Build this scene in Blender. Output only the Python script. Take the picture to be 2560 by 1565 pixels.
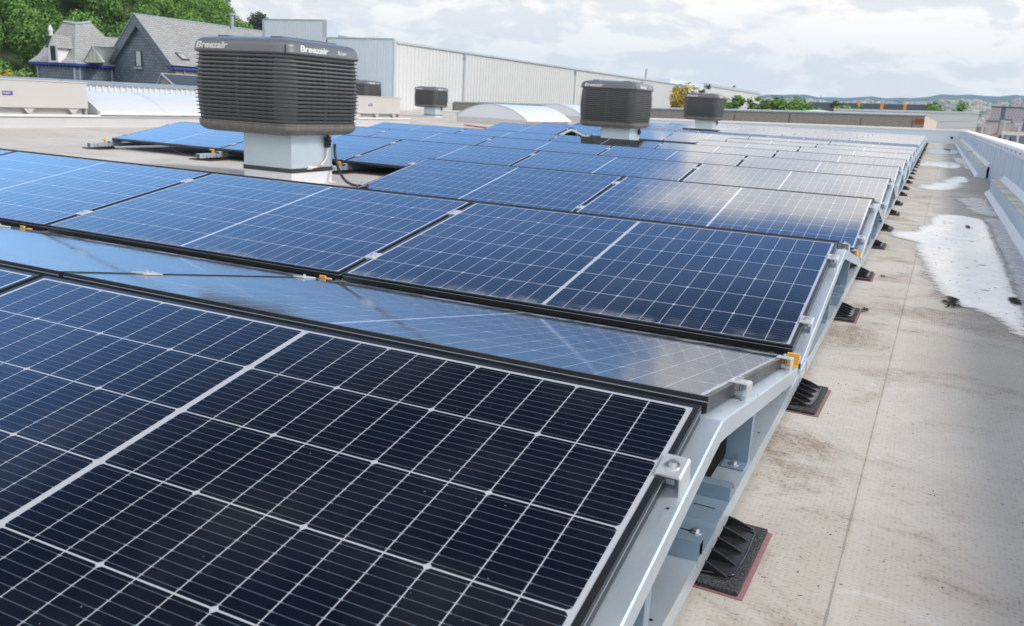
import bpy, math, random
from math import sin, cos, pi, radians, sqrt, atan2, exp
from mathutils import Vector, Matrix
random.seed(7)
sc = bpy.context.scene
for o in list(bpy.data.objects): bpy.data.objects.remove(o)

# ------------------------------------------------------------------ camera
CAM = Vector((0.304794, -1.473132, 0.846099))
CR = Vector((0.898198, 0.436419, 0.052708)); CU = Vector((-0.151422, 0.194598, 0.969125)); CF = Vector((-0.412688, 0.878447, -0.240872))
FPX = 2137.33
cd = bpy.data.cameras.new('camera'); cam = bpy.data.objects.new('camera', cd); sc.collection.objects.link(cam)
M = Matrix((CR, CU, -CF)).transposed().to_4x4(); M.translation = CAM
cam.matrix_world = M
cd.sensor_width = 36.0; cd.lens = FPX / 2560 * 36.0; cd.clip_start = 0.02; cd.clip_end = 20000
cd.dof.use_dof = True; cd.dof.focus_distance = 2.3; cd.dof.aperture_fstop = 9.0
sc.camera = cam
sc.render.resolution_x = 1024; sc.render.resolution_y = 626

# ------------------------------------------------------------------ view and world
sc.view_settings.view_transform = 'Standard'; sc.view_settings.look = 'None'
sc.view_settings.exposure = 0.55; sc.view_settings.gamma = 1.0
SUN_DIR = Vector((0.80, 0.12, 0.75)).normalized()      # towards the sun
SUN_EL = math.asin(SUN_DIR.z); SUN_AZ = atan2(SUN_DIR.x, SUN_DIR.y)
w = bpy.data.worlds.new('World'); sc.world = w; w.use_nodes = True
NT = w.node_tree; NT.nodes.clear()

class G:
    """small expression helper for shader node trees"""
    def __init__(s, nt): s.nt = nt
    def n(s, t, **k):
        x = s.nt.nodes.new(t)
        for a, b in k.items(): setattr(x, a, b)
        return x
    def put(s, sock, v):
        if isinstance(v, bpy.types.NodeSocket): s.nt.links.new(v, sock)
        else:
            if sock.type == 'RGBA' and not hasattr(v, '__len__'): v = (v, v, v, 1)
            elif sock.type == 'RGBA' and len(v) == 3: v = (*v, 1)
            sock.default_value = v
    def m(s, op, a, b=0.0, c=None, clamp=False):
        x = s.n('ShaderNodeMath', operation=op, use_clamp=clamp); s.put(x.inputs[0], a); s.put(x.inputs[1], b)
        if c is not None: s.put(x.inputs[2], c)
        return x.outputs[0]
    def add(s, a, b): return s.m('ADD', a, b)
    def sub(s, a, b): return s.m('SUBTRACT', a, b)
    def mul(s, a, b): return s.m('MULTIPLY', a, b)
    def mx(s, a, b): return s.m('MAXIMUM', a, b)
    def mn(s, a, b): return s.m('MINIMUM', a, b)
    def step(s, v, e0, e1, t0=0.0, t1=1.0):
        x = s.n('ShaderNodeMapRange', interpolation_type='SMOOTHSTEP')
        s.put(x.inputs['Value'], v)
        for nme, q in (('From Min', e0), ('From Max', e1), ('To Min', t0), ('To Max', t1)): s.put(x.inputs[nme], q)
        return x.outputs[0]
    def mix(s, f, a, b, blend='MIX'):
        x = s.n('ShaderNodeMix', data_type='RGBA', blend_type=blend); s.put(x.inputs[0], f); s.put(x.inputs[6], a); s.put(x.inputs[7], b)
        return x.outputs[2]
    def noise(s, vec, scale, detail=4, rough=0.5, dist=0.0, col=False):
        x = s.n('ShaderNodeTexNoise'); s.put(x.inputs['Vector'], vec)
        for nme, q in (('Scale', scale), ('Detail', detail), ('Roughness', rough), ('Distortion', dist)): s.put(x.inputs[nme], q)
        return x.outputs['Color' if col else 'Fac']
    def xyz(s, v):
        x = s.n('ShaderNodeSeparateXYZ'); s.put(x.inputs[0], v); return x.outputs
    def vec(s, a, b, c):
        x = s.n('ShaderNodeCombineXYZ'); s.put(x.inputs[0], a); s.put(x.inputs[1], b); s.put(x.inputs[2], c); return x.outputs[0]
    def vscale(s, v, sc3):
        x = s.n('ShaderNodeVectorMath', operation='MULTIPLY'); s.put(x.inputs[0], v); s.put(x.inputs[1], sc3); return x.outputs[0]
    def vadd(s, v, q):
        x = s.n('ShaderNodeVectorMath', operation='ADD'); s.put(x.inputs[0], v); s.put(x.inputs[1], q); return x.outputs[0]
    def coord(s, which='Object'): return s.n('ShaderNodeTexCoord').outputs[which]
    def pos(s): return s.n('ShaderNodeNewGeometry').outputs['Position']
    def rnd(s): return s.n('ShaderNodeObjectInfo').outputs['Random']

g = G(NT)
sky = g.n('ShaderNodeTexSky', sky_type='NISHITA', sun_disc=False)
sky.sun_elevation = SUN_EL; sky.sun_rotation = SUN_AZ; sky.altitude = 80; sky.air_density = 1.0; sky.dust_density = 0.6; sky.ozone_density = 2.2
D = g.coord('Generated'); dx, dy, dz = g.xyz(D)
bgs = g.n('ShaderNodeBackground'); g.put(bgs.inputs[0], g.mix(1.0, sky.outputs[0], g.mix(g.step(dz, .42, .62), g.mix(g.step(dz, .28, .44), (1.42, 1.92, 2.25), (0.88, 1.20, 1.58)), (0.07, 0.075, 0.10)), 'MULTIPLY')); g.put(bgs.inputs[1], 0.15)
az = g.m('ARCTAN2', dx, dy)                               # 0 along the roof edge, negative to the left
pv = g.vec(g.mul(az, 1.0), g.m('MULTIPLY', dz, 2.6), 0.3)
warp = g.noise(pv, 2.2, 3, 0.5, 0.0, True)
pv2 = g.vadd(pv, g.vscale(warp, (0.30, 0.22, 0)))
n1 = g.noise(pv2, 3.4, 9, 0.56)
n2 = g.noise(g.vadd(pv2, (3.1, 0.14, 1)), 4.6, 9, 0.6)
n3 = g.noise(pv, 11.0, 8, 0.6, 0.6)
# cover: full near the horizon, a bank of cloud to the right up to about 29 degrees, broken blue above
low = g.step(g.add(dz, g.mul(g.sub(n1, .5), .12)), 0.13, 0.24, 1.0, 0.0)
edge = g.add(dz, g.mul(g.sub(n1, 0.5), 0.09))
bank = g.mul(g.step(g.add(az, g.mul(g.sub(n2, 0.5), 0.45)), -0.36, -0.16), g.step(edge, 0.405, 0.455, 1.0, 0.0))
back = g.mul(g.step(dy, 0.05, -0.30), 0.85)
cov = g.mx(g.mx(low, bank), back)
thr = g.step(g.sub(n1, g.sub(0.80, g.mul(cov, 0.75))), -0.10, 0.12)
shade = g.step(g.add(g.mul(n2, 0.65), g.mul(n3, 0.35)), 0.40, 0.57)
cc = g.mix(shade, (0.60, 0.65, 0.74, 1), (0.93, 0.915, 0.905, 1))
hz = g.step(dz, 0.0, 0.13, 1.0, 0.0)
pl = g.vec(az, g.mul(dz, 2.3), 0.7)
pw = g.vadd(pl, g.vscale(g.noise(pl, 6.0, 3, .5, 0, True), (.10, .06, 0)))
la = g.noise(pw, 7.5, 9, .56); lb = g.noise(g.vadd(pw, (.012, .030, 0)), 7.5, 9, .56)
lit = g.step(g.add(g.mul(g.sub(la, lb), 3.4), la), .26, .66)
gap = g.mul(g.step(g.noise(g.vadd(pw, (4, 2, 0)), 4.2, 7, .55), .50, .70), g.step(dz, .02, .07))
cl = g.mix(lit, (0.80, 0.79, 0.795, 1), (1.04, 0.985, 0.92, 1)); cl = g.mix(g.mul(gap, .6), cl, (0.66, 0.74, 0.83, 1))
cl = g.mix(g.mul(hz, 0.25), cl, (0.84, 0.85, 0.87, 1))
cc = g.mix(g.step(dz, .15, .25), cl, cc)
bgc = g.n('ShaderNodeBackground'); g.put(bgc.inputs[0], cc); g.put(bgc.inputs[1], g.add(g.step(dz, 0.14, 0.34, 0.83, 1.30), g.mul(g.mul(bank, g.step(dz, .2, .34)), .42)))
ms = g.n('ShaderNodeMixShader'); g.put(ms.inputs[0], thr); NT.links.new(bgs.outputs[0], ms.inputs[1]); NT.links.new(bgc.outputs[0], ms.inputs[2])
wo = g.n('ShaderNodeOutputWorld'); NT.links.new(ms.outputs[0], wo.inputs[0])

sl = bpy.data.lights.new('sun', 'SUN'); sl.energy = 2.1; sl.angle = radians(12); sl.color = (1.0, 0.94, 0.86)
so = bpy.data.objects.new('sun', sl); sc.collection.objects.link(so)
so.rotation_euler = SUN_DIR.to_track_quat('Z', 'Y').to_euler()

# ------------------------------------------------------------------ helpers
def ray(px, py):
    return (CF * FPX + CR * (px - 1280) - CU * (py - 782.5))
def aty(px, py, Y):
    d = ray(px, py); return CAM + d * ((Y - CAM.y) / d.y)
def far(px, py, dist):
    d = ray(px, py); return CAM + d * (dist / sqrt(d.x * d.x + d.y * d.y))
def level(x): return 0.021 * x          # true level in this frame (the roof itself falls slightly to the right)

class MB:
    def __init__(s): s.v = []; s.f = []; s.sm = []
    def poly(s, pts, smooth=False):
        i = len(s.v); s.v += [tuple(p) for p in pts]; s.f.append(tuple(range(i, i + len(pts)))); s.sm.append(smooth); return s
    def grid(s, rows, closed=False, smooth=True):
        i = len(s.v); n = len(rows[0])
        for r in rows: s.v += [tuple(p) for p in r]
        for a in range(len(rows) - 1):
            for b in range(n if closed else n - 1):
                c = (b + 1) % n
                s.f.append((i + a * n + b, i + a * n + c, i + (a + 1) * n + c, i + (a + 1) * n + b)); s.sm.append(smooth)
        return s
    def box(s, x0, x1, y0, y1, z0, z1):
        p = [(x0, y0, z0), (x1, y0, z0), (x1, y1, z0), (x0, y1, z0), (x0, y0, z1), (x1, y0, z1), (x1, y1, z1), (x0, y1, z1)]
        i = len(s.v); s.v += p
        for f in ((0, 3, 2, 1), (4, 5, 6, 7), (0, 1, 5, 4), (1, 2, 6, 5), (2, 3, 7, 6), (3, 0, 4, 7)):
            s.f.append(tuple(i + k for k in f)); s.sm.append(False)
        return s
    def prism(s, pts, axis, a, b):
        """extrude a 2-D outline along an axis; outline coordinates are the two other axes in order"""
        def P(u, v, t): return {'x': (t, u, v), 'y': (u, t, v), 'z': (u, v, t)}[axis]
        n = len(pts); i = len(s.v)
        s.v += [P(u, v, a) for u, v in pts] + [P(u, v, b) for u, v in pts]
        s.f.append(tuple(range(i, i + n))); s.f.append(tuple(range(i + 2 * n - 1, i + n - 1, -1))); s.sm += [False, False]
        for k in range(n):
            l = (k + 1) % n; s.f.append((i + k, i + n + k, i + n + l, i + l)); s.sm.append(False)
        return s
    def tube(s, pts, r, n=8, cap=True):
        pts = [Vector(p) for p in pts]; rows = []
        rr = r if hasattr(r, '__len__') else [r] * len(pts)
        for k, p in enumerate(pts):
            t = (pts[min(k + 1, len(pts) - 1)] - pts[max(k - 1, 0)]).normalized()
            a = t.orthogonal() if abs(t.z) > .9 else t.cross(Vector((0, 0, 1)))
            a.normalize(); b = t.cross(a)
            rows.append([p + a * rr[k] * cos(2 * pi * j / n) + b * rr[k] * sin(2 * pi * j / n) for j in range(n)])
        s.grid(rows, True)
        if cap: s.poly(rows[0]); s.poly(rows[-1][::-1])
        return s
    def xf(s, m, start=0):
        s.v = s.v[:start] + [tuple(m @ Vector(p)) for p in s.v[start:]]; return s
    def build(s, name, mat, parent=None, bevel=0):
        me = bpy.data.meshes.new(name); me.from_pydata(s.v, [], s.f); me.update()
        import bmesh
        bm = bmesh.new(); bm.from_mesh(me); bmesh.ops.recalc_face_normals(bm, faces=bm.faces)
        if bevel:
            bmesh.ops.remove_doubles(bm, verts=bm.verts, dist=1e-5)
            bmesh.ops.bevel(bm, geom=list(bm.edges), offset=bevel, segments=1, affect='EDGES', clamp_overlap=True)
        bm.to_mesh(me); bm.free()
        if not bevel: me.polygons.foreach_set('use_smooth', s.sm)
        o = bpy.data.objects.new(name, me); sc.collection.objects.link(o)
        if isinstance(mat, (list, tuple)):
            for q in mat: me.materials.append(q)
        else: me.materials.append(mat)
        if parent: o.parent = parent
        return o
def tag(o, label=None, cat=None, group=None, kind=None):
    if label: o['label'] = label
    if cat: o['category'] = cat
    if group: o['group'] = group
    if kind: o['kind'] = kind
    return o
def empty(name, loc=(0, 0, 0), rz=0.0):
    o = bpy.data.objects.new(name, None); sc.collection.objects.link(o); o.location = loc; o.rotation_euler = (0, 0, rz); o.empty_display_size = .1; return o
def copy_tree(o, parent=None):
    c = o.copy(); sc.collection.objects.link(c)
    if parent: c.parent = parent
    for ch in o.children: copy_tree(ch, c)
    return c
ORD = ['first', 'second', 'third', 'fourth', 'fifth', 'sixth', 'seventh', 'eighth', 'ninth', 'tenth', 'eleventh', 'twelfth', 'thirteenth', 'fourteenth', 'fifteenth', 'sixteenth', 'seventeenth']

# ------------------------------------------------------------------ materials
def mat(name, fn):
    m = bpy.data.materials.new(name); m.use_nodes = True; nt = m.node_tree; nt.nodes.clear(); g = G(nt)
    b = g.n('ShaderNodeBsdfPrincipled'); o = g.n('ShaderNodeOutputMaterial'); nt.links.new(b.outputs[0], o.inputs[0]); fn(g, b.inputs); return m
def bump(g, I, h, st=0.3, d=0.01):
    x = g.n('ShaderNodeBump'); g.put(x.inputs['Strength'], st); g.put(x.inputs['Distance'], d); g.put(x.inputs['Height'], h); g.put(I['Normal'], x.outputs[0])
def plain(name, col, rough=.5, metal=0., var=.12, scale=8., spec=None, bmp=0.):
    def f(g, I):
        n = g.noise(g.pos(), scale, 5, .6)
        g.put(I['Base Color'], g.mix(1.0, col, g.mix(n, (1 - var,) * 3, (1 + var,) * 3), 'MULTIPLY'))
        g.put(I['Roughness'], g.step(n, .2, .8, max(.02, rough - .06), min(1, rough + .08))); g.put(I['Metallic'], metal)
        if spec is not None: g.put(I['Specular IOR Level'], spec)
        if bmp: bump(g, I, g.noise(g.pos(), scale * 8, 4), bmp)
    return mat(name, f)

def f_glass(g, I):
    x, y, z = g.xyz(g.coord('Object'))
    # cells: 12 + 12 narrow columns either side of a white centre bar, 6 rows
    cx = g.sub(g.m('ABSOLUTE', g.add(x, 0.881)), 0.0065)      # distance from the centre bar
    cy = g.sub(g.m('ABSOLUTE', y), 0.0165)
    CP, RP = 0.0712, 0.18385
    def lines(v, pitch, half):
        t = g.m('MODULO', g.add(v, pitch * 10.5), pitch); d = g.m('ABSOLUTE', g.sub(t, pitch / 2)); return d
    dcx = lines(cx, CP, 0); dcy = lines(cy, RP, 0)
    d3 = g.m('ABSOLUTE', g.sub(g.m('MODULO', g.add(cx, CP * 31.5), CP * 3), CP * 1.5))
    wob = 0.0
    l1 = g.step(dcx, 0.0007, 0.0012, 1, 0); l2 = g.step(dcy, 0.0013, 0.0018, 1, 0)
    dia = g.step(g.add(d3, dcy), 0.0075, 0.0085, 1, 0)
    out = g.mx(g.mx(g.step(cx, 0.0, 0.0006, 1, 0), g.step(cx, CP * 12 - .0006, CP * 12, 0, 1)), g.mx(g.step(cy, 0, .0006, 1, 0), g.step(cy, RP * 6 - .0006, RP * 6, 0, 1)))
    white = g.mx(g.mx(l1, l2), g.mx(dia, out))
    BP = RP / 10
    db = lines(g.add(cy, BP / 2), BP, 0)
    tip = g.step(dcx, 0.0035, 0.0050, 1, 0)
    bus = g.mul(g.step(db, 0.00035, g.add(0.0008, g.mul(tip, 0.0007)), 1, 0), g.add(0.28, g.mul(tip, 0.4)))
    fine = g.m('MULTIPLY', g.m('SINE', g.mul(x, 2 * pi / 0.0125)), 0.5)
    rv = g.rnd(); cn = g.noise(g.coord('Object'), 3.0, 3)
    cell = g.mix(cn, (0.0020, 0.0030, 0.0070, 1), (0.0036, 0.0055, 0.013, 1))
    c = g.mix(bus, cell, (0.30, 0.36, 0.44, 1))
    c = g.mix(white, c, (0.44, 0.46, 0.50, 1))
    dust = g.mul(g.step(g.noise(g.vadd(g.coord('Object'), g.vec(g.mul(rv, 40), 0, 0)), 2.3, 6, .65), .42, .75), 0.035)
    lo = g.mul(g.step(g.m('ABSOLUTE', y), 1.04, 1.125), g.mul(g.step(g.noise(g.coord('Object'), 14, 4), .35, .7), 0.30))
    spk = g.step(g.noise(g.vadd(g.coord('Object'), g.vec(g.mul(rv, 20), 0, 0)), 120, 1), .80, .815)
    c = g.mix(g.mx(g.mx(dust, lo), g.mul(spk, .5)), c, (0.42, 0.40, 0.37, 1))
    g.put(I['Base Color'], c); g.put(I['Roughness'], g.add(0.055, g.mul(g.mx(dust, lo), 1.2)))
    g.put(I['IOR'], 1.85); g.put(I['Specular IOR Level'], 0.5)
    g.put(I['Sheen Weight'], 0.07); g.put(I['Sheen Roughness'], .30); g.put(I['Sheen Tint'], (.80, .88, 1.0, 1))
M_GLASS = mat('solar_glass', f_glass)
M_FRAME = plain('black_anodised', (0.035, 0.038, 0.042), .34, .55, .1)
def f_galv(g, I):
    v = g.n('ShaderNodeTexVoronoi'); g.put(v.inputs['Vector'], g.pos()); g.put(v.inputs['Scale'], 90)
    n = g.noise(g.pos(), 9, 5, .6)
    c = g.mix(n, (0.50, 0.58, 0.64, 1), (0.66, 0.73, 0.78, 1)); c = g.mix(g.mul(g.xyz(v.outputs['Color'])[0], .16), c, (.72, .78, .84, 1)); c = g.mix(g.mul(g.step(g.noise(g.vscale(g.pos(), (40, 6, 40)), 1, 6, .7), .52, .72), .25), c, (.30, .33, .35, 1))
    g.put(I['Base Color'], c); g.put(I['Metallic'], 0.62); g.put(I['Roughness'], g.add(.30, g.mul(n, .22)))
M_GALV = mat('galvanised_steel', f_galv)
M_DUCT = plain('galvanised_duct', (0.56, 0.66, 0.72), .42, .5, .08, 5)
def f_galv_shade(g, I):
    n = g.noise(g.pos(), 9, 5, .6); g.put(I['Base Color'], g.mix(n, (0.26, 0.37, 0.48, 1), (0.36, 0.48, 0.58, 1))); g.put(I['Metallic'], .6); g.put(I['Roughness'], g.add(.30, g.mul(n, .2)))
M_GALV_SHADE = mat('shade_tinted_galvanised', f_galv_shade)  # galvanised steel with shade and blue reflection put into the colour
M_ALU = plain('mill_aluminium', (0.60, 0.62, 0.64), .34, .45, .06, 30)
M_BOLT = plain('steel_bolt', (0.55, 0.57, 0.58), .3, .8, .1, 40)
M_HOLE = plain('punched_hole', (0.012, 0.012, 0.014), .8)
M_YEL = plain('yellow_plastic', (0.80, 0.42, 0.045), .45, 0, .06, 20)
M_FOOT = plain('black_plastic', (0.018, 0.019, 0.021), .27, 0, .2, 30)
def f_rub(g, I):
    n = g.noise(g.pos(), 260, 3, .7)
    g.put(I['Base Color'], g.mix(g.step(n, .4, .68), (0.012, 0.013, 0.015, 1), (0.10, 0.105, 0.115, 1))); g.put(I['Roughness'], .85); bump(g, I, n, .8, .004)
M_RUB = mat('rubber_granulate', f_rub)
M_FLEECE = plain('pink_fleece', (0.29, 0.155, 0.165), .95, 0, .25, 60)
M_CAB = plain('black_cable', (0.015, 0.015, 0.017), .4)
M_REDCAB = plain('red_cable', (0.55, 0.03, 0.02), .4)

def f_roof(g, I):
    P = g.pos(); x, y, z = g.xyz(P)
    big = g.noise(P, 1.1, 8, .62, .5); mid = g.noise(g.vadd(P, (7, 3, 0)), 3.6, 8, .66, .8); st = g.noise(g.vscale(P, (2.2, 7.0, 1)), 1.6, 8, .66, .3)
    gr = g.noise(P, 95, 3, .7)
    weave = g.mul(g.add(g.m('SINE', g.mul(x, 2 * pi / .0105)), g.m('SINE', g.mul(y, 2 * pi / .0105))), .25)
    blot = g.noise(g.vadd(P, (2, 5, 0)), 1.9, 9, .70, .9); drag = g.noise(g.vscale(P, (1.6, 3.2, 1)), 1.1, 9, .70, .5); fine = g.noise(P, 28, 6, .75)
    near = g.mul(g.step(x, 0.85, 0.25), g.step(x, -.4, 0.05))
    stain = g.mul(g.step(g.add(g.mul(blot, .62), g.mul(drag, .38)),   .485, .61), g.add(.45, g.mul(g.step(fine, .36, .58), .55)))
    stain = g.mul(stain, g.add(.30, g.mul(near, .70)))
    base = g.mix(g.step(big, .3, .7), (0.455, 0.42, 0.375, 1), (0.56, 0.53, 0.49, 1))
    base = g.mix(g.mul(g.step(fine, .40, .66), .22), base, (0.42, 0.38, 0.33, 1))
    base = g.mix(g.mul(g.step(mid, .58, .72), .35), base, (0.66, 0.66, 0.67, 1))
    c = g.mix(g.mul(stain, .78), base, (0.235, 0.165, 0.115, 1))
    pits = g.mul(g.step(g.add(g.mul(gr, .9), g.mul(weave, .16)), .42, .28), g.add(.26, g.mul(stain, .8)))
    c = g.mix(g.mn(pits, .75), c, (0.12, 0.095, 0.07, 1))
    spk = g.mul(g.step(g.noise(P, 60, 2, .5), .70, .73), g.step(mid, .42, .56)); c = g.mix(g.mul(spk, .85), c, (0.08, 0.07, 0.055, 1))
    # lap seam of the membrane (x = 0.262 + 0.0115 y) with a paler welded strip beside it, others every 1.6 m to the left
    sx = g.sub(x, g.add(0.262, g.mul(y, 0.0115)))
    sm = g.m('ABSOLUTE', g.sub(g.m('MODULO', g.add(sx, 1.6 * 40 + .8), 1.6), .8))
    jit = g.mul(g.sub(g.noise(P, 9, 3), .5), .006)
    c = g.mix(g.mul(g.step(g.add(sm, jit), .0010, .0030, 1, 0), .55), c, (0.17, 0.15, 0.13, 1))
    strip = g.mul(g.step(g.sub(sx, .0), .004, .012), g.step(sx, .045, .035)); c = g.mix(g.mul(strip, .10), c, (0.68, 0.68, 0.69, 1))
    # greener, darker damp band along the foot of the parapet
    wet = g.mul(g.step(g.add(g.sub(x, g.mul(y, .006)), g.mul(g.sub(blot, .5), .9)), .55, .95), g.add(.35, g.mul(g.step(fine, .36, .6), .65))); c = g.mix(g.mul(wet, g.mul(g.step(y, 1.2, 4.0), .55)), c, (0.20, 0.185, 0.155, 1))
    far_ = g.mul(g.step(y, 6.0, 14.0), g.mul(g.step(x, -.2, .2), g.step(st, .38, .62))); c = g.mix(g.mul(far_, .32), c, (0.30, 0.27, 0.22, 1))
    g.put(I['Base Color'], c); g.put(I['Roughness'], g.add(.62, g.mul(gr, .25))); g.put(I['Specular IOR Level'], .35)
    bump(g, I, g.add(g.mul(weave, .35), g.mul(gr, .9)), .30, .002)
M_ROOF = mat('roof_membrane', f_roof)
def soft_rim(g, I, rough_rim=.35):
    a = g.n('ShaderNodeAttribute', attribute_name='rim').outputs['Fac']; nn = g.noise(g.vscale(g.pos(), (1.6, 2.5, 1)), 9, 7, .7)
    g.put(I['Alpha'], g.step(g.add(a, g.mul(g.sub(nn, .5), 1.3)), .25, .62)); return g.step(g.add(a, g.mul(g.sub(nn, .5), .8)), .55, .95)
def f_pud(g, I):
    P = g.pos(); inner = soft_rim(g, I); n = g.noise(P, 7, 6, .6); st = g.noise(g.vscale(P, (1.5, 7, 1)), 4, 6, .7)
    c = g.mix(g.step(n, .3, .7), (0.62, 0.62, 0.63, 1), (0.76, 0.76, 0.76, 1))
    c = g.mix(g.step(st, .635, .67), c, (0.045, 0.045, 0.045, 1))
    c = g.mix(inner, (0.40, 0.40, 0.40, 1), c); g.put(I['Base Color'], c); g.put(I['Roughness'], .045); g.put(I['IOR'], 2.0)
M_PUD = mat('standing_water', f_pud)
def f_damp(g, I):
    P = g.pos(); soft_rim(g, I); n = g.noise(P, 6, 7, .65); st = g.noise(g.vscale(P, (1.2, 6, 1)), 3, 6, .7)
    c = g.mix(g.step(n, .3, .7), (0.17, 0.18, 0.19, 1), (0.34, 0.35, 0.37, 1)); c = g.mix(g.step(st, .60, .68), c, (0.05, 0.05, 0.045, 1))
    g.put(I['Base Color'], c); g.put(I['Roughness'], g.step(n, .3, .6, .10, .45)); g.put(I['IOR'], 1.5)
M_DAMP = mat('damp_membrane', f_damp)
def f_white(g, I):
    P = g.pos(); x, y, z = g.xyz(P); n = g.noise(P, 3, 7, .6); s = g.noise(g.vscale(P, (6, 6, .7)), 2, 6, .6)
    c = g.mix(n, (0.58, 0.60, 0.61, 1), (0.70, 0.71, 0.71, 1)); c = g.mix(g.mul(g.step(s, .56, .75), .22), c, (0.42, 0.41, 0.36, 1))
    g.put(I['Base Color'], c); g.put(I['Roughness'], .5)
M_UPST = mat('white_membrane_upstand', f_white)
M_PARA = plain('parapet_panel', (0.52, 0.60, 0.68), .42, .15, .05, 2)
M_CAP = plain('parapet_coping', (0.78, 0.75, 0.72), .45, .1, .06, 3)
def f_algae(g, I):
    P = g.pos(); n = g.noise(g.vscale(P, (1, 2.2, 1)), 2.0, 6, .65)
    g.put(I['Base Color'], g.mix(g.step(n, .44, .60), (0.60, 0.61, 0.58, 1), (0.46, 0.36, 0.14, 1))); g.put(I['Roughness'], .6)
M_ALG = mat('algae_stained_ledge', f_algae)
M_SEAM = plain('panel_joint', (0.25, 0.30, 0.36), .6)
M_PSEAM = plain('parapet_joint', (0.45, 0.52, 0.59), .6)

# ------------------------------------------------------------------ roof
def struct(mb, name, m): return tag(mb.build(name, m), kind='structure')
mb = MB(); mb.poly([(-27, -6, 0), (1.3, -6, 0), (1.45, 42.2, 0), (-27, 42.2, 0)])
struct(mb, 'roof_deck', M_ROOF)

def blob(pts, z, seed, rough=.02, sub=6):
    rnd = random.Random(seed); out = []
    n = len(pts)
    for i in range(n):
        p0, p1, p2, p3 = [Vector(pts[(i + k) % n]) for k in (-1, 0, 1, 2)]
        for k in range(sub):
            t = k / sub
            q = 0.5 * ((2 * p1) + (p2 - p0) * t + (2 * p0 - 5 * p1 + 4 * p2 - p3) * t * t + (3 * p1 - p0 - 3 * p2 + p3) * t ** 3)
            r = rough * (p2 - p1).length
            out.append((q.x + rnd.uniform(-1, 1) * r * .5, q.y + rnd.uniform(-1, 1) * r, z))
    return out
def gpt(px, py, z=0.0):
    d = ray(px, py); t = (z - CAM.z) / d.z; q = CAM + d * t; return (q.x, q.y)
def puddle(name, pix, m, z, seed, rough=.03, rim=.075):
    lp = [(q[0], q[1]) for q in blob([gpt(*q) for q in pix], z, seed, rough)]; n = len(lp)
    xs = [q[0] for q in lp]; ys = [q[1] for q in lp]; x0, x1, y0, y1 = min(xs) - rim, max(xs) + rim, min(ys) - rim, max(ys) + rim
    sx = max(.02, (x1 - x0) / 44); sy = max(.03, (y1 - y0) / 90); NX = int((x1 - x0) / sx) + 2; NY = int((y1 - y0) / sy) + 2
    def sd(x, y):
        best = 1e9; ins = False
        for i in range(n):
            ax, ay = lp[i]; bx, by = lp[(i + 1) % n]
            if (ay > y) != (by > y) and x < (bx - ax) * (y - ay) / (by - ay) + ax: ins = not ins
            dx_, dy_ = bx - ax, by - ay; L_ = dx_ * dx_ + dy_ * dy_; t = 0 if L_ == 0 else max(0, min(1, ((x - ax) * dx_ + (y - ay) * dy_) / L_))
            d = (x - ax - t * dx_) ** 2 + (y - ay - t * dy_) ** 2
            if d < best: best = d
        return sqrt(best) * (1 if ins else -1)
    val = [[sd(x0 + i * sx, y0 + j * sy) for i in range(NX)] for j in range(NY)]
    idx = {}; mb = MB(); vs = []
    def vid(i, j):
        if (i, j) not in idx: idx[(i, j)] = len(mb.v); mb.v.append((x0 + i * sx, y0 + j * sy, z)); vs.append(val[j][i])
        return idx[(i, j)]
    for j in range(NY - 1):
        for i in range(NX - 1):
            if max(val[j][i], val[j][i + 1], val[j + 1][i], val[j + 1][i + 1]) > -rim: mb.f.append((vid(i, j), vid(i + 1, j), vid(i + 1, j + 1), vid(i, j + 1))); mb.sm.append(False)
    o = struct(mb, name, m); at = o.data.color_attributes.new('rim', 'FLOAT_COLOR', 'POINT')
    for i, q in enumerate(vs):
        v = max(0., min(1., .5 + q / rim * .5)); at.data[i].color = (v, v, v, 1)
    return o
big_pud = [(2352, 538), (2405, 541), (2466, 556), (2478, 590), (2500, 640), (2520, 700), (2545, 752), (2562, 800), (2562, 846), (2500, 800), (2440, 775), (2400, 765), (2362, 740), (2335, 706), (2310, 655), (2292, 625), (2288, 605), (2235, 592), (2234, 580), (2285, 580), (2300, 568), (2325, 560), (2330, 545)]
puddle('puddle', big_pud, M_PUD, .004, 3)
puddle('puddle', [(2300, 462), (2335, 462), (2372, 447), (2400, 442), (2422, 447), (2425, 452), (2400, 460), (2392, 470), (2358, 476), (2310, 472)], M_PUD, .004, 4, .10, .16)
puddle('puddle', [(2303, 406), (2330, 404), (2380, 405), (2398, 412), (2397, 420), (2360, 420), (2330, 415), (2300, 415)], M_PUD, .004, 5, .08, .18)
puddle('puddle', [(2313, 376), (2350, 372), (2385, 374), (2402, 382), (2380, 386), (2340, 385), (2310, 385)], M_PUD, .004, 6, .08, .25)
puddle('puddle', [(2395, 500), (2425, 494), (2462, 500), (2480, 520), (2503, 541), (2465, 540), (2425, 526), (2412, 510)], M_DAMP, .0045, 9, .06)
puddle('puddle', [(2460, 552), (2505, 552), (2530, 585), (2575, 640), (2620, 740), (2640, 860), (2575, 860), (2563, 790), (2535, 720), (2505, 655), (2482, 595)], M_DAMP, .0026, 8, .03)
puddle('puddle', [(2380, 396), (2412, 397), (2430, 412), (2440, 422), (2410, 422), (2404, 410)], M_DAMP, .0028, 10, .04)
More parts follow.
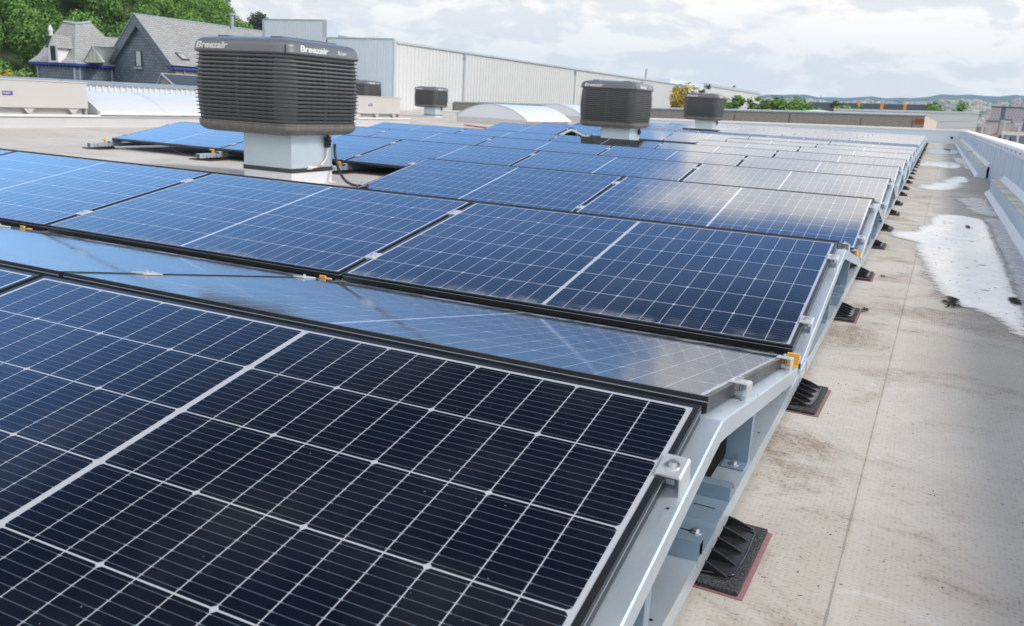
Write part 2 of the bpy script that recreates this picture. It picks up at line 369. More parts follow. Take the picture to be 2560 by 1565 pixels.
# clumps of dead moss and leaves, twigs
M_DEB = plain('dead_moss', (0.055, 0.045, 0.032), .9, 0, .5, 60)
def clump(px, py, w, d, n, label, seed, name='moss_clump', cat='moss clump'):
    rnd = random.Random(seed); x, y = gpt(px, py); mb = MB()
    for i in range(n):
        a = rnd.uniform(0, 6.28); r = rnd.random() ** .6
        cx, cy = r * cos(a) * w, r * sin(a) * d; L = rnd.uniform(.25, .7) * min(w, d) + .004
        th = rnd.uniform(-.4, .4) + (0 if rnd.random() < .7 else 1.5); hz = rnd.uniform(.2, 1) * .14 * min(w, d) + .002
        ca, sa = cos(th), sin(th)
        pts = [(cx + L * ca, cy + L * sa, .003), (cx - L * .3 * sa, cy + L * .3 * ca, .003 + hz), (cx - L * ca, cy - L * sa, .004), (cx + L * .3 * sa, cy - L * .3 * ca, .003 + hz * .3)]
        mb.poly(pts); mb.poly([pts[0], pts[1], (cx, cy, .003 + hz * 1.2)]); mb.poly([pts[2], pts[3], (cx, cy, .003 + hz * 1.2)])
    o = mb.build(name, M_DEB); o.location = (x, y, .003); tag(o, label, cat); return o
clump(2378, 758, .032, .15, 60, 'dark curled patch of dead moss at the near tip of the long puddle', 1)
clump(2420, 569, .016, .14, 40, 'brown clump standing in the far end of the long puddle', 2)
clump(2538, 755, .025, .10, 40, 'small dark clump in the near right part of the long puddle', 3)
clump(2206, 693, .012, .03, 16, 'black leaf curled beside the second nearest pair of mats', 4, 'dead_leaf', 'leaf')
clump(2160, 778, .014, .05, 22, 'brown leaf litter lying on the third black mat from the camera', 5, 'dead_leaf', 'leaf')
clump(2366, 374, .08, .6, 40, 'flat dark drain cover of moss near the far parapet corner', 6, 'moss_clump', 'moss clump')
mb = MB(); rnd = random.Random(5)
for i in range(80):
    for _ in range(50):
        px, py = rnd.uniform(2240, 2560), rnd.uniform(545, 800)
        if 545 < py and px > 2290 + max(0, (py - 600)) * .75 and px < 2470 + (py - 545) * .38: break
    x, y = gpt(px, py); L = rnd.uniform(.001, .004) * (rnd.uniform(2, 5) if rnd.random() < .22 else 1); a = rnd.uniform(-.6, .6)
    W_ = L * rnd.uniform(.3, .9)
    mb.poly([(x + L * 1.9 * cos(a), y + L * sin(a), .0058), (x + L * .5, y + W_, .0075), (x - L * 1.9 * cos(a), y - L * sin(a), .0058), (x - L * .3, y - W_ * .5, .0052)])
for i in range(300):
    x, y = rnd.uniform(.14, 1.0), rnd.uniform(-.3, 9) ; L = rnd.uniform(.0012, .0035); a = rnd.uniform(0, 3)
    mb.poly([(x + L * cos(a), y + L * sin(a), .002), (x - L * .5 * sin(a), y + L * .5 * cos(a), .004), (x - L * cos(a), y - L * sin(a), .002), (x + L * .5 * sin(a), y - L * .5 * cos(a), .0025)])
tag(mb.build('roof_grit', M_DEB), 'scattered dark grit and leaf bits on the pale roof and in the puddles', 'grit', kind='stuff')

# ------------------------------------------------------------------ right hand parapet (runs at x = X0 + 0.0062 y)
par = empty('parapet_wall', (1.16, 6.0, 0), -0.0062)
tag(par, 'pale blue-grey panelled parapet with cream coping along the right edge of the roof', 'parapet')
Y0, Y1 = -10.0, 35.6
panels = MB()
mb = MB(); mb.prism([(.0, 0), (.0, .56), (.24, .56), (.24, -3), (.0, -3)], 'y', Y0, Y1); mb.build('wall_panel', M_PARA, par)
mb = MB(); mb.prism([(-.012, .53), (-.012, .60), (.0, .625), (.26, .625), (.27, .60), (.27, .53), (.24, .53), (.24, .561), (.002, .561), (.002, .53)], 'y', Y0, Y1); mb.build('coping', M_CAP, par)
mb = MB()
for k in range(-8, 27): mb.box(-.004, .001, k * 1.3 + .5, k * 1.3 + .515, .05, .529)
mb.build('panel_joint', M_PSEAM, par)
mb = MB()
for k in range(-14, 50): mb.tube([(-.020, k * .68, .575), (-.011, k * .68, .575)], .008, 8)
mb.build('rivet', M_HOLE, par)
def ledge(ya, yb, xo=-.145, zt=.175):
    L = MB(); L.prism([(xo, 0), (xo, zt), (-.035, zt), (-.035, 0)], 'y', ya, yb); L.build('gutter_box', M_PARA, par)
    L = MB(); L.prism([(xo - .004, zt + .002), (xo - .004, zt + .012), (-.05, zt + .012), (-.05, zt + .002)], 'y', ya, yb - .004); L.build('ledge', M_ALG, par)
    L = MB(); L.prism([(-.05, zt + .004), (-.05, zt + .018), (-.004, zt + .075), (-.002, zt + .003)], 'y', ya + .003, yb - .05); L.build('flashing', M_UPST, par)
    L = MB(); L.prism([(xo - .055, .001), (xo - .052, .012), (xo - .002, .05), (xo - .002, .001)], 'y', ya, yb); L.build('cant_strip', M_UPST, par)
ledge(-8, 5.3); ledge(9.1, 17.5); ledge(17.52, 35.4, -.160, .19)
# far parapet
fp = empty('parapet_wall', (0, 41.8, 0)); tag(fp, 'low pale parapet closing the far end of the roof behind the last panels', 'parapet')
def zt(x): return .60 + (x - 1.2) * .0205
mb = MB(); xs = [1.62, -3, -9.2, -18, -27]
mb.grid([[(x, 0, -2), (x, 0, zt(x))] for x in xs], smooth=False); mb.grid([[(x, .25, -2), (x, .25, zt(x))] for x in xs], smooth=False)
mb.poly([(1.62, 0, -2), (1.62, .25, -2), (1.62, .25, zt(1.62)), (1.62, 0, zt(1.62))]); mb.build('wall_panel', M_PARA, fp)
mb = MB(); mb.grid([[(x, -.02, zt(x) - .04), (x, -.02, zt(x) + .045), (x, .28, zt(x) + .05), (x, .28, zt(x) - .04)] for x in xs], smooth=False); mb.build('coping', M_CAP, fp)
mb = MB(); mb.tube([(1.0, -.03, .27), (1.0, .0, .27)], .055, 14); mb.build('overflow_outlet', M_HOLE, fp)

# ------------------------------------------------------------------ solar panels
T = radians(10.02); W, L, LP, DD = 1.134, 1.762, 1.782, 2.413
GAP, HR = .056, .330
cT, sT = cos(T), sin(T)
def make_panel():
    r = empty('solar_panel')
    fr = MB(); t = .011; h = .030
    fr.box(-L, 0, -t, 0, -h, 0); fr.box(-L, 0, -W, -W + t, -h, 0); fr.box(-L, -L + t, -W + t, -t, -h, 0); fr.box(-t, 0, -W + t, -t, -h, 0)
    fr.build('frame', M_FRAME, r)
    rb = MB(); rb.box(-L + .0, -.0, -.0008, .0005, -.0115, -.0095); rb.box(-.0006, .0006, -W, 0, -.0125, -.0105); rb.box(-L, 0, -W - .0005, -W + .001, -.0115, -.0095)
    rb.build('frame_groove', M_SEAM, r)
    gl = MB(); gl.box(-L + t, -t, -W + t, -t, -.006, -.0012); gl.build('cell_glass', M_GLASS, r)
    return r
P0 = make_panel(); used = []
def rowname(k): return 'nearest' if k == 0 else ORD[k]
def put_panel(k, c, rising, rnd=random.Random(11)):
    o = P0 if not used else copy_tree(P0); used.append(o)
    j1 = radians(rnd.gauss(0, .10)); j2 = radians(rnd.gauss(0, .06))
    if k == 9 and rising: j1 += radians(2.4)
    if rising:
        tl = T
        if k == 0: tl = T + radians(1.28)
        m = Matrix.Translation((-c * LP, k * DD, HR)) @ Matrix.Rotation(tl + (0 if k < 2 else j1), 4, 'X') @ Matrix.Rotation(0 if k < 2 else j2, 4, 'Y')
        d = 'tilted up away from the camera'
    else:
        m = Matrix.Translation((-c * LP - L, k * DD + GAP, HR)) @ Matrix.Rotation(pi, 4, 'Z') @ Matrix.Rotation(T + (0 if k < 2 else j1), 4, 'X')
        d = 'sloping down away from the camera'
    o.matrix_world = m
    a = 'at the aisle end' if c == 0 else '%s from the aisle' % ORD[c]
    rw = 'nearest ridge' if k == 0 else '%s ridge' % ORD[k]
    tag(o, 'solar panel on the %s, slope %s, %s' % (rw, 'facing the viewer' if rising else 'facing away', a), 'solar panel', 'solar panels on the roof')
NK = 17
def has(k, c):
    if k == 0: return c < 3
    if k == 2 or k == 6: return c < 2
    if k == 7: return c < 2 or c >= 4
    if k == 11: return c < 3
    return c < 5
for k in range(NK):
    for c in range(5):
        if has(k, c): put_panel(k, c, True); put_panel(k, c, False)

# ------------------------------------------------------------------ mounting frames under the panels
def zp(y, k0=False):        # panel top plane at local y (0 = ridge of the rising panel)
    if y <= 0:
        return HR + y * math.tan(T + (radians(1.28) if k0 else 0))
    if y >= GAP: return HR - (y - GAP) * math.tan(T)
    return HR
def chan(ys, x0, x1, zf, h):   # folded channel following a height profile: top, outer sides
    mb = MB(); t = .0025
    rows = []
    for y in ys:
        z = zf(y); rows.append([(x0, y, z - h), (x0, y, z - .003), (x0 + .003, y, z), (x1 - .003, y, z), (x1, y, z - .003), (x1, y, z - h), (x1 - t, y, z - h), (x1 - t, y, z - t), (x0 + t, y, z - t), (x0 + t, y, z - h)])
    mb.grid(rows, True, False); mb.poly(rows[0]); mb.poly(rows[-1]); return mb
def bolt(mb, x, y, z, r=.0065, tilt=0.):
    mb.tube([(x, y, z), (x, y, z + .0022)], r * 1.75, 14); st = len(mb.sm); mb.tube([(x, y, z + .002), (x, y, z + .0085)], r, 6); mb.sm[st:] = [False] * (len(mb.sm) - st)
def make_mount(kind, k0=False):
    """kind: 'edge' aisle end, 'mid' in a gap, 'left' far end. x = 0 is the panel edge (edge/left) or the gap centre (mid)"""
    r = empty('mounting_frame'); s = {'edge': 1, 'left': -1, 'mid': 1}[kind]
    X0, X1 = (-.018, .037) if kind != 'mid' else (-.031, .031)
    if kind == 'left': X0, X1 = -X1, -X0
    zf = lambda y: zp(y, k0) - .0335 if y <= 0 or y >= GAP else HR - .0335
    ys = [-1.155, -1.1, -.03, GAP / 2, GAP + .03, 1.10, 1.175]
    zz = lambda y: zf(y) if abs(y - GAP / 2) > .02 else HR - .031
    chan(ys, X0, X1, zz, .042).build('arch_rail', M_GALV, r)
    xb0, xb1 = X0 - .004, X1 + .004
    mb = MB(); mb.prism([(xb0, .030), (xb0, .072), (xb1, .072), (xb1, .030), (xb1 - .003, .030), (xb1 - .003, .069), (xb0 + .003, .069), (xb0 + .003, .030)], 'y', -1.195, DD - 1.2)
    mb.box(xb0 - .003, xb1 + .003, -1.05, -.96, .034, .0745); mb.build('base_rail', M_GALV, r)
    hl = MB()
    for y in (-1.02, -.66, -.3, .36, .62, .98): hl.tube([((xb0 + xb1) / 2 + .012 * s, y, .0722), ((xb0 + xb1) / 2 + .012 * s, y, .0726)], .0035, 8)
    for y in (-.26, -.15, -.9, .3): hl.tube([(X1 - .017 if s > 0 else X0 + .017, y, zz(y) + .0002), (X1 - .017 if s > 0 else X0 + .017, y, zz(y) + .0008)], .003, 8)
    hl.build('bolt_hole', M_HOLE, r)
    # posts: folded plates standing on the base rail
    for y, rev in ((.40, -1), (-.40, -1)):
        p = MB(); zt_ = zz(y) - .004
        p.box(xb0 + .006, xb1 - .006, y, y + .0025, .073, zt_); p.box(xb0 + .006, xb1 - .006, y - .045, y, .0735, .0765)
        p.box(xb1 - .0085, xb1 - .006, y + .0025, y + .03, .073, zt_); o = p.build('post', M_GALV_SHADE, r)
        b = MB(); bolt(b, (xb0 + xb1) / 2, y - .024, .0765); b.build('bolt', M_BOLT, o)
    # hat shaped tie plate lying across the base rail
    z0 = .0755; prof = [(-.085, z0 + .032), (-.065, z0 + .032), (-.062, z0 + .032), (-.062, z0), (.045, z0), (.055, z0 + .006), (.10, z0 + .006), (.165, z0 + .006), (.168, z0 + .034), (.200, z0 + .034), (.203, z0 + .022)]
    prof2 = [(-.087, z0 - .012)] + prof
    tw = MB(); xa, xc = (-.45, xb1 + .002) if s > 0 else (xb0 - .002, .45)
    if kind == 'mid': xa, xc = -.3, .3
    tw.grid([[(x, y, z) for y, z in prof2] for x in (xa, xc)], False, False); tw.grid([[(x, y, z - .002) for y, z in prof2] for x in (xa, xc)], False, False)
    tw.grid([[(xc, y, z) for y, z in prof2], [(xc, y, z - .002) for y, z in prof2]], False, False)
    o = tw.build('tie_plate', M_GALV_SHADE, r); b = MB(); bolt(b, (xb0 + xb1) / 2 + .004 * s, .015, z0); b.build('bolt', M_BOLT, o)
    b = MB(); b.box(xb0 + .0, xb1 - .02, .030 - .018, .033 - .018, z0 + .0003, z0 + .0009); b.box(xb0 + .004, xb1 - .016, .118, .1205, z0 + .0063, z0 + .0069); b.build('slot', M_HOLE, o)
    # clamps
    def put(mbs, y):
        sl = math.tan(T + (radians(1.28) if k0 and y < 0 else 0)) * (1 if y < 0 else -1)
        m = Matrix.Translation((0, y, zp(y, k0))) @ Matrix.Rotation(math.atan(sl), 4, 'X')
        for q in mbs: q.xf(m)
    for y in (-.205, -.895, GAP + .285, GAP + 1.015):
        a, b = MB(), MB()
        if kind == 'mid':
            a.prism([(-.028, .0), (-.024, .004), (.024, .004), (.028, .0), (.012, -.001), (.010, -.014), (-.010, -.014), (-.012, -.001)], 'y', -.035, .035); bolt(b, 0, 0, .004, .0055)
        else:
            a.prism([(-.014 * s, .0008), (-.013 * s, .0045), (.026 * s, .0045), (.0295 * s, .001), (.0295 * s, -.033), (.0265 * s, -.033), (.0265 * s, -.0005), (.0245 * s, .0008)], 'y', -.030, .030)
            bolt(b, .008 * s, 0, .0045, .0070); b.box(.006 * s - .006, .006 * s + .008, -.007, .007, -.028, -.018); b.tube([(.010 * s, 0, -.03), (.010 * s, 0, .001)], .0035, 8)
        put((a, b), y); o = a.build('panel_clamp', M_ALU, r); b.build('bolt', M_BOLT, o)
    # yellow spacer at the valley
    c = MB(); xx = (0.0, .036) if s > 0 else (-.036, 0.0)
    if kind == 'mid': xx = (-.014, .014)
    zy = zf(1.175)
    c.box(xx[0], xx[1], 1.178, 1.186, zy - .018, zy + .042); c.box(xx[0], xx[1], 1.186, 1.222, zy + .020, zy + .026); c.box(xx[1] - .014, xx[1], 1.160, 1.178, zy + .001, zy + .006)
    c.build('spacer_clip', M_YEL, r)
    return r
proto = {}
def put_mount(kind, k, x, label):
    key = (kind, k == 0)
    if key not in proto: o = proto[key] = make_mount(kind, k == 0)
    else: o = copy_tree(proto[key])
    o.location = (x, k * DD, 0); tag(o, label, 'mounting frame', 'steel mounting frames under the solar panels')
for k in range(NK):
    rw = 'the nearest ridge' if k == 0 else 'the %s ridge from the viewer' % ORD[k]
    cs = [c for c in range(5) if has(k, c)]
    put_mount('edge', k, 0, 'galvanised steel arch frame at the aisle end of %s' % rw)
    for c in range(1, 5):
        if c in cs and c - 1 in cs: put_mount('mid', k, -c * LP + .010, 'galvanised arch frame in the %s panel gap from the aisle under %s' % (ORD[c - 1], rw.replace(' from the viewer', '')))
    run = 0
    while run in cs: run += 1
    put_mount('left', k, -(run - 1) * LP - L, 'steel arch frame closing the left end of %s' % rw)
    if k == 7:
        put_mount('edge', k, -4 * LP, 'exposed steel arch frame left of the second large cooler, on the eighth ridge')
        put_mount('left', k, -4 * LP - L, 'steel arch frame closing the far left end of the eighth ridge')
# base rail + clip left visible in front of the third-ridge gap is carried by the frames of the next ridge: add stub rails
# ------------------------------------------------------------------ mats with black plastic feet
def make_foot():
    r = empty('support_foot')
    m = MB(); m.box(-.20, .126, -.1445, .143, .0, .0028); m.build('fleece', M_FLEECE, r, bevel=.001)
    m = MB(); m.box(-.20, .116, -.140, .138, .003, .0125); m.build('rubber_mat', M_RUB, r, bevel=.002)
    m = MB()
    out = [(.03, -.112)] + [(.088 + .010 * sin(a), -.098 + .012 - .012 * cos(a)) for a in (0, .6, 1.2)] + [(.1005, 0.0)] + [(.088 + .010 * cos(a), .098 - .012 + .012 * sin(a)) for a in (.3, .9, 1.57)] + [(.03, .112), (-.12, .112), (-.12, -.112)]
    m.prism(out, 'z', .0128, .0165)
    rim = [(x, y) for x, y in out[:-2]]
    m.tube([(x, y, .017) for x, y in rim], .0028, 6)
    o = m.build('foot_plate', M_FOOT, r)
    f = MB()
    for yy, sk in ((-.095, -.12), (-.048, -.05), (.0, 0), (.048, .05), (.095, .12)):
        n = 7; top = []; x0, x1 = .004, .091
        for i in range(n + 1):
            t = i / n; x = x0 + (x1 - x0) * t; z = .0165 + .023 * max(0., 1 - t ** 2.0); top.append((x, z))
        pr = top + [(x1, .016), (x0, .016)]
        st = len(f.v); f.prism(pr, 'y', yy - .0016, yy + .0016)
        f.tube([(x_, yy, z_) for x_, z_ in top], .0022, 5)
        f.xf(Matrix.Translation((0, yy, 0)) @ Matrix.Rotation(sk * 1.3, 4, 'Z') @ Matrix.Translation((0, -yy, 0)), st)
    f.box(.000, .006, -.105, .105, .016, .039)
    f.build('fin', M_FOOT, o)
    m = MB(); m.box(-.06, .02, -.09, .09, .0165, .030); m.build('foot_block', M_FOOT, r)
    return r
F0 = None; nf = 0
def put_foot(x, y, label, rz=0):
    global F0
    if F0 is None: F0 = make_foot(); o = F0
    else: o = copy_tree(F0)
    if y > 3 * DD + .5:
        for ch in list(o.children):
            if ch.name.startswith('fleece'): bpy.data.objects.remove(ch)
    o.location = (x, y, 0); o.rotation_euler = (0, 0, rz); tag(o, label, 'support foot', 'black feet under the mounting frames')
for k in range(NK):
    n = ORD[k] + ' ridge from the viewer' if k else 'nearest ridge'
    n = n.replace(' from the viewer', '')
    for yy, q in ((.095, 'under'), (1.185, 'in the valley behind')):
        y = k * DD + yy
        put_foot(random.uniform(-.004, .006), y, 'black ribbed foot and mat %s the %s, aisle side' % (q, n), random.uniform(-.03, .03))
for (x, y, lb) in ((-4 * LP - L, 3 * DD - 1.25, 'black foot at the far left corner of the panels behind the large cooler'), (-4 * LP + .01, 3 * DD - 1.25, 'black foot under the gap left of the large cooler'), (-3 * LP + .01, 3 * DD - 1.25, 'black foot hidden behind the large cooler duct'), (-2 * LP + .01, 3 * DD - 1.25, 'black foot right of the large cooler duct beneath the dark panel edge')):
    put_foot(x, y, lb)
    s = MB(); s.prism([(-.030, .030), (-.030, .075), (.030, .075), (.030, .030), (.026, .030), (.026, .071), (-.026, .071), (-.026, .030)], 'y', -.26, .058)
    s.box(-.018, .004, -.10, -.094, .075, .135); s.box(-.018, .004, -.10, -.04, .129, .135)
    root = empty('rail_end', (x, y + .0, 0)); tag(root, 'open rail end over the ' + lb.replace('black foot', 'mat').replace(' beneath the dark panel edge', '').replace(' corner of the panels', ' corner'), 'rail end', 'open rail ends at the missing panels')
    s.v = s.v; a = MB(); a.prism([(-.030, .030), (-.030, .078), (.030, .078), (.030, .030), (.026, .030), (.026, .074), (-.026, .074), (-.026, .030)], 'y', -.20, .050); a.build('rail', M_GALV, root)
    a = MB(); a.box(-.020, .016, .03, .038, .078, .122); a.box(-.020, .016, -.01, .03, .114, .122); a.build('spacer_clip', M_YEL, root)
    a = MB(); a.tube([(.031, -.15, .055), (.0315, -.15, .055)], .006, 8); a.tube([(.031, -.10, .055), (.0315, -.10, .055)], .006, 8); a.build('bolt_hole', M_HOLE, root)

# cables
def cable(pts, r, m, label, name='cable'):
    out = []; n = len(pts)
    for i in range(n - 1):
        p0, p1, p2, p3 = [Vector(pts[min(max(i + k, 0), n - 1)]) for k in (-1, 0, 1, 2)]
        for k in range(6):
            t = k / 6; out.append(0.5 * ((2 * p1) + (p2 - p0) * t + (2 * p0 - 5 * p1 + 4 * p2 - p3) * t * t + (3 * p1 - p0 - 3 * p2 + p3) * t ** 3))
    out.append(Vector(pts[-1])); mb = MB(); mb.tube(out, r, 8); return tag(mb.build(name, m), label, 'cable')
cable([(-7.9, 6.12, .10), (-7.75, 6.14, .03), (-7.3, 6.2, .015), (-6.9, 6.3, .05), (-6.7, 6.4, .12)], .008, M_CAB, 'thin black cable drooping under the panel left of the large cooler')
cable([(-4.78, 5.21, .36), (-4.77, 5.20, .28), (-4.70, 5.16, .14), (-4.52, 5.05, .035), (-4.25, 4.95, .016), (-3.9, 4.88, .014), (-3.4, 4.85, .014)], .013, M_CAB, 'thick black hose curving from the large cooler down to the roof')
cable([(-.05, 1.9, .05), (-.03, 2.35, .10), (-.045, 2.7, .20), (-.06, 2.95, .09)], .006, M_REDCAB, 'red cable hanging inside the second arch frame')
cable([(-13.0, 22.6, .03), (-12.2, 21.9, .03), (-10.8, 20.6, .03), (-9.6, 19.4, .03), (-8.6, 18.6, .03)], .022, plain('red_hose', (.50, .10, .07), .5), 'thin red line of hose running behind the far left panels', 'hose')

# ------------------------------------------------------------------ evaporative coolers
M_COOL = plain('grey_cooler_plastic', (0.062, 0.064, 0.064), .42, 0, .2, 14)
M_SCR = plain('cooler_screen_plastic', (0.20, 0.21, 0.215), .40, 0, .14, 14)  # paler than the fins: sky reflected in the recesses is put into the colour
M_COVER = plain('cooler_cover_plastic', (0.125, 0.135, 0.148), .38, 0, .12, 10)
def f_tank(g, I):
    n = g.noise(g.pos(), 9, 7, .65); s = g.noise(g.vscale(g.pos(), (14, 14, 2)), 2, 5, .6)
    c = g.mix(n, (0.095, 0.090, 0.086, 1), (0.19, 0.18, 0.17, 1)); c = g.mix(g.mul(g.step(s, .5, .7), .5), c, (0.25, 0.24, 0.22, 1))
    g.put(I['Base Color'], c); g.put(I['Roughness'], .55)
M_TANK = mat('weathered_tank', f_tank)
def f_gr(g, I):
    x, y, z = g.xyz(g.coord('Object')); s = g.mul(g.m('ABSOLUTE', x), 1.0); q = g.add(x, g.mul(y, 1.0))
    n = g.noise(g.vscale(g.coord('Object'), (30, 30, 110)), 1, 3, .6)
    t = g.m('MODULO', g.add(q, 10), .078); slot = g.step(g.m('ABSOLUTE', g.sub(t, .039)), .031, .034)
    c = g.mix(g.step(n, .45, .6), (0.004, 0.004, 0.004, 1), (0.055, 0.052, 0.048, 1))
    g.put(I['Base Color'], g.mix(slot, c, (0.10, 0.105, 0.11, 1))); g.put(I['Roughness'], .6)
M_GRILLE = mat('cooler_intake_slots', f_gr)
M_LET = plain('pale_lettering', (0.72, 0.71, 0.68), .5, 0, .1, 60)
M_TAPE = plain('bitumen_tape', (0.035, 0.040, 0.045), .38, 0, .3, 20)
M_CURB = plain('white_roof_curb', (0.66, 0.67, 0.70), .35, 0, .05, 5)
M_COPPER = plain('copper_fitting', (0.62, 0.30, 0.22), .4, .3)
M_PIPE = plain('cream_pipe', (0.70, 0.62, 0.54), .5)
M_BOXP = plain('grey_switch_box', (0.58, 0.60, 0.60), .5)
M_RED = plain('red_switch', (0.75, 0.10, 0.04), .5)
HB = .548
def ring(off, z, r=.15, n=7):
    h = HB + off; r = max(.02, r + off); P = []
    for i in range(4):
        a0 = i * pi / 2; cx = (h - r) * (1 if i in (0, 3) else -1); cy = (h - r) * (1 if i in (0, 1) else -1)
        for j in range(n + 1):
            a = a0 + j * pi / 2 / n; P.append((cx + r * cos(a), cy + r * sin(a), z))
    return P
def text_obj(body, size, mtx, m, parent, name='lettering', shear=.25, off=.010, ext=.0006, sx=1.0):
    c = bpy.data.curves.new(name, 'FONT'); c.body = body; c.size = size; c.shear = shear; c.offset = off * size; c.extrude = ext; c.resolution_u = 3
    t = bpy.data.objects.new('tmp', c); sc.collection.objects.link(t); dg = bpy.context.evaluated_depsgraph_get(); me = bpy.data.meshes.new_from_object(t.evaluated_get(dg)); bpy.data.objects.remove(t)
    xs = [v.co.x for v in me.vertices]; x0 = min(xs); me.transform(Matrix.Translation((-x0, 0, 0))); me.transform(Matrix.Scale(sx, 4, (1, 0, 0))); me.transform(mtx)
    me.materials.clear(); me.materials.append(m); o = bpy.data.objects.new(name, me); sc.collection.objects.link(o); o.parent = parent; return o
def make_cooler(duct=(.13, -.03), valve=True):
    r = empty('evaporative_cooler')
    cv = MB(); prof = [(-.02, 1.122), (.002, 1.124), (.014, 1.131), (.016, 1.142), (.012, 1.150), (.008, 1.185), (-.002, 1.210), (-.018, 1.226), (-.022, 1.2262), (-.040, 1.240), (-.075, 1.250), (-.16, 1.264), (-.26, 1.275)]
    rows = [ring(o, z) for o, z in prof]; cv.grid(rows, True); cv.poly(rows[-1]); cv.poly(rows[0]); cov = cv.build('cover', M_COVER, r)
    rb = MB(); 
    for sx in (-1, 1): rb.box(sx * .30 - .06, sx * .30 + .06, -.38, .38, 1.262, 1.276)
    rb.build('cover_rib', M_COVER, cov)
    sm = MB(); c0 = HB - .15 + .15 * .7071 + .006; sm.box(c0 + .004, c0 + .010, -c0 - .010, -c0 - .004, 1.13, 1.205); sm.build('corner_seam', M_HOLE, cov)
    # lettering on the front (-y) and right (+x) faces of the cover
    text_obj('Breezair', .076, Matrix.Translation((-.445, -HB - .010, 1.156)) @ Matrix.Rotation(pi / 2 - .04, 4, 'X'), M_LET, cov, sx=1.38, off=.030, ext=.003)
    text_obj('Breezair', .072, Matrix.Translation((HB + .010, -.375, 1.156)) @ Matrix.Rotation(pi / 2, 4, 'Z') @ Matrix.Rotation(pi / 2 - .04, 4, 'X'), M_LET, cov, shear=.1, sx=1.55, off=.028, ext=.003)
    text_obj('Icon', .050, Matrix.Translation((HB + .010, .14, 1.162)) @ Matrix.Rotation(pi / 2, 4, 'Z') @ Matrix.Rotation(pi / 2 - .04, 4, 'X'), M_LET, cov, shear=.3, sx=1.5, off=.004, ext=.003)
    # louvres, one panel per side (split at the corner middles)
    NF = 17; z0, z1 = .545, 1.118; dzf = (z1 - z0) / NF
    def bul(z): t = (z - .52) / .6; return .000 + .030 * sin(pi * min(1, max(0, t * .92 + .08))) - .014 * (1 - t)
    full = 4 * 8
    for sidx in range(4):
        idx = [(sidx * 8 + 4 + k) % full for k in range(0, 9)]     # mid-corner to mid-corner
        mb = MB()
        prof = []
        for i in range(NF):
            z = z0 + (i + .5) * dzf; b = bul(z)
            prof += [(b - .028, z - .0075), (b - .004, z - .0085), (b + .001, z - .0060), (b - .002, z - .0030), (b - .028, z + .0035)]
        for i in range(NF): mb.grid([[ring(o, z)[j] for j in idx] for o, z in prof[i * 5:i * 5 + 5]], False, False)
        lp = mb.build('louvre_panel', M_COOL, r)
        mb = MB(); mb.grid([[ring(bul(z) - .024, z)[j] for j in idx] for z in [z0 - .012 + (z1 - z0 + .024) * q / 12 for q in range(13)]], False, True); mb.build('screen_panel', M_SCR, lp)
    gr = MB()
    for i in range(NF + 1):
        z = z0 + i * dzf + .001; b = bul(z) - .0232; h = HB + b; a = .40
        for s in (-1, 1):
            for (u0, u1) in ((-a, -.012), (.012, a)):
                gr.poly([(u0, s * h, z - .0035), (u1, s * h, z - .0035), (u1, s * h, z + .0045), (u0, s * h, z + .0045)])
                gr.poly([(s * h, u0, z - .0045), (s * h, u1, z - .0045), (s * h, u1, z + .0045), (s * h, u0, z + .0045)])
    gr.build('intake_slots', M_GRILLE, r)
    tk = MB(); prof = [(-.040, .548), (-.006, .546), (-.002, .538), (-.010, .532), (-.006, .522), (-.012, .490), (-.045, .462), (-.085, .448), (-.16, .440)]
    rows = [ring(o, z) for o, z in prof]; tk.grid(rows, True); tk.poly(rows[-1]); tk.poly(rows[0]); tk.build('water_tank', M_TANK, r)
    dxx, dyy = duct; a, b = .274, .290
    dc = MB(); dc.box(dxx - a, dxx + a, dyy - b, dyy + b, .145, .445); d = dc.build('duct', M_DUCT, r)
    sp = MB(); sp.box(dxx - a - .002, dxx + a + .002, dyy - b - .002, dyy + b + .002, .375, .378); sp.box(dxx - a - .004, dxx + a + .004, dyy - b - .004, dyy + b + .004, .140, .170); sp.build('duct_flange', M_DUCT, d)
    tp = MB(); tp.box(dxx - a - .006, dxx + a + .006, dyy - b - .006, dyy + b + .006, .112, .150); tp.build('sealing_tape', M_TAPE, r)
    cb = MB(); cb.box(dxx - a, dxx + a, dyy - b, dyy + b, 0, .113); cb.box(dxx - a - .03, dxx + a + .03, dyy - b - .03, dyy + b + .03, 0, .006); cb.build('curb', M_CURB, r)
    if valve:
        bx = MB(); bx.box(dxx - a - .045, dxx - a, dyy - b + .10, dyy - b + .24, .27, .43); o = bx.build('switch_box', M_BOXP, r)
        rd = MB(); rd.tube([(dxx - a - .055, dyy - b + .17, .35), (dxx - a - .045, dyy - b + .17, .35)], .03, 12); rd.build('switch', M_RED, o)
        X = dxx + a
        v = MB(); v.box(X + .01, X + .045, .14, .185, .33, .43); v.tube([(X + .03, .16, .43), (X + .03, .16, .46)], .012, 8); v.tube([(X + .045, .16, .39), (X + .07, .16, .39)], .010, 8); v.tube([(X + .045, .16, .36), (X + .065, .16, .36)], .008, 8); v.build('drain_valve', M_FOOT, r)
        v = MB(); v.tube([(X + .027, .16, .33), (X + .025, .155, .26), (X + .02, .13, .205), (X + .018, .07, .165)], .009, 8); v.build('pipe', M_PIPE, r)
        v = MB(); v.tube([(X + .018, .07, .165), (X + .018, .02, .155)], .013, 10); o = v.build('pipe_fitting', M_COPPER, r)
        v = MB(); v.tube([(X + .016, .02, .155), (X + .016, -.06, .15)], .010, 8); v.tube([(X + .016, -.06, .15), (X + .016, -.12, .15)], .016, 8); v.build('pipe_end', M_PIPE, o)
    return r
c1 = make_cooler(); c1.location = (-5.21, 4.94, 0)
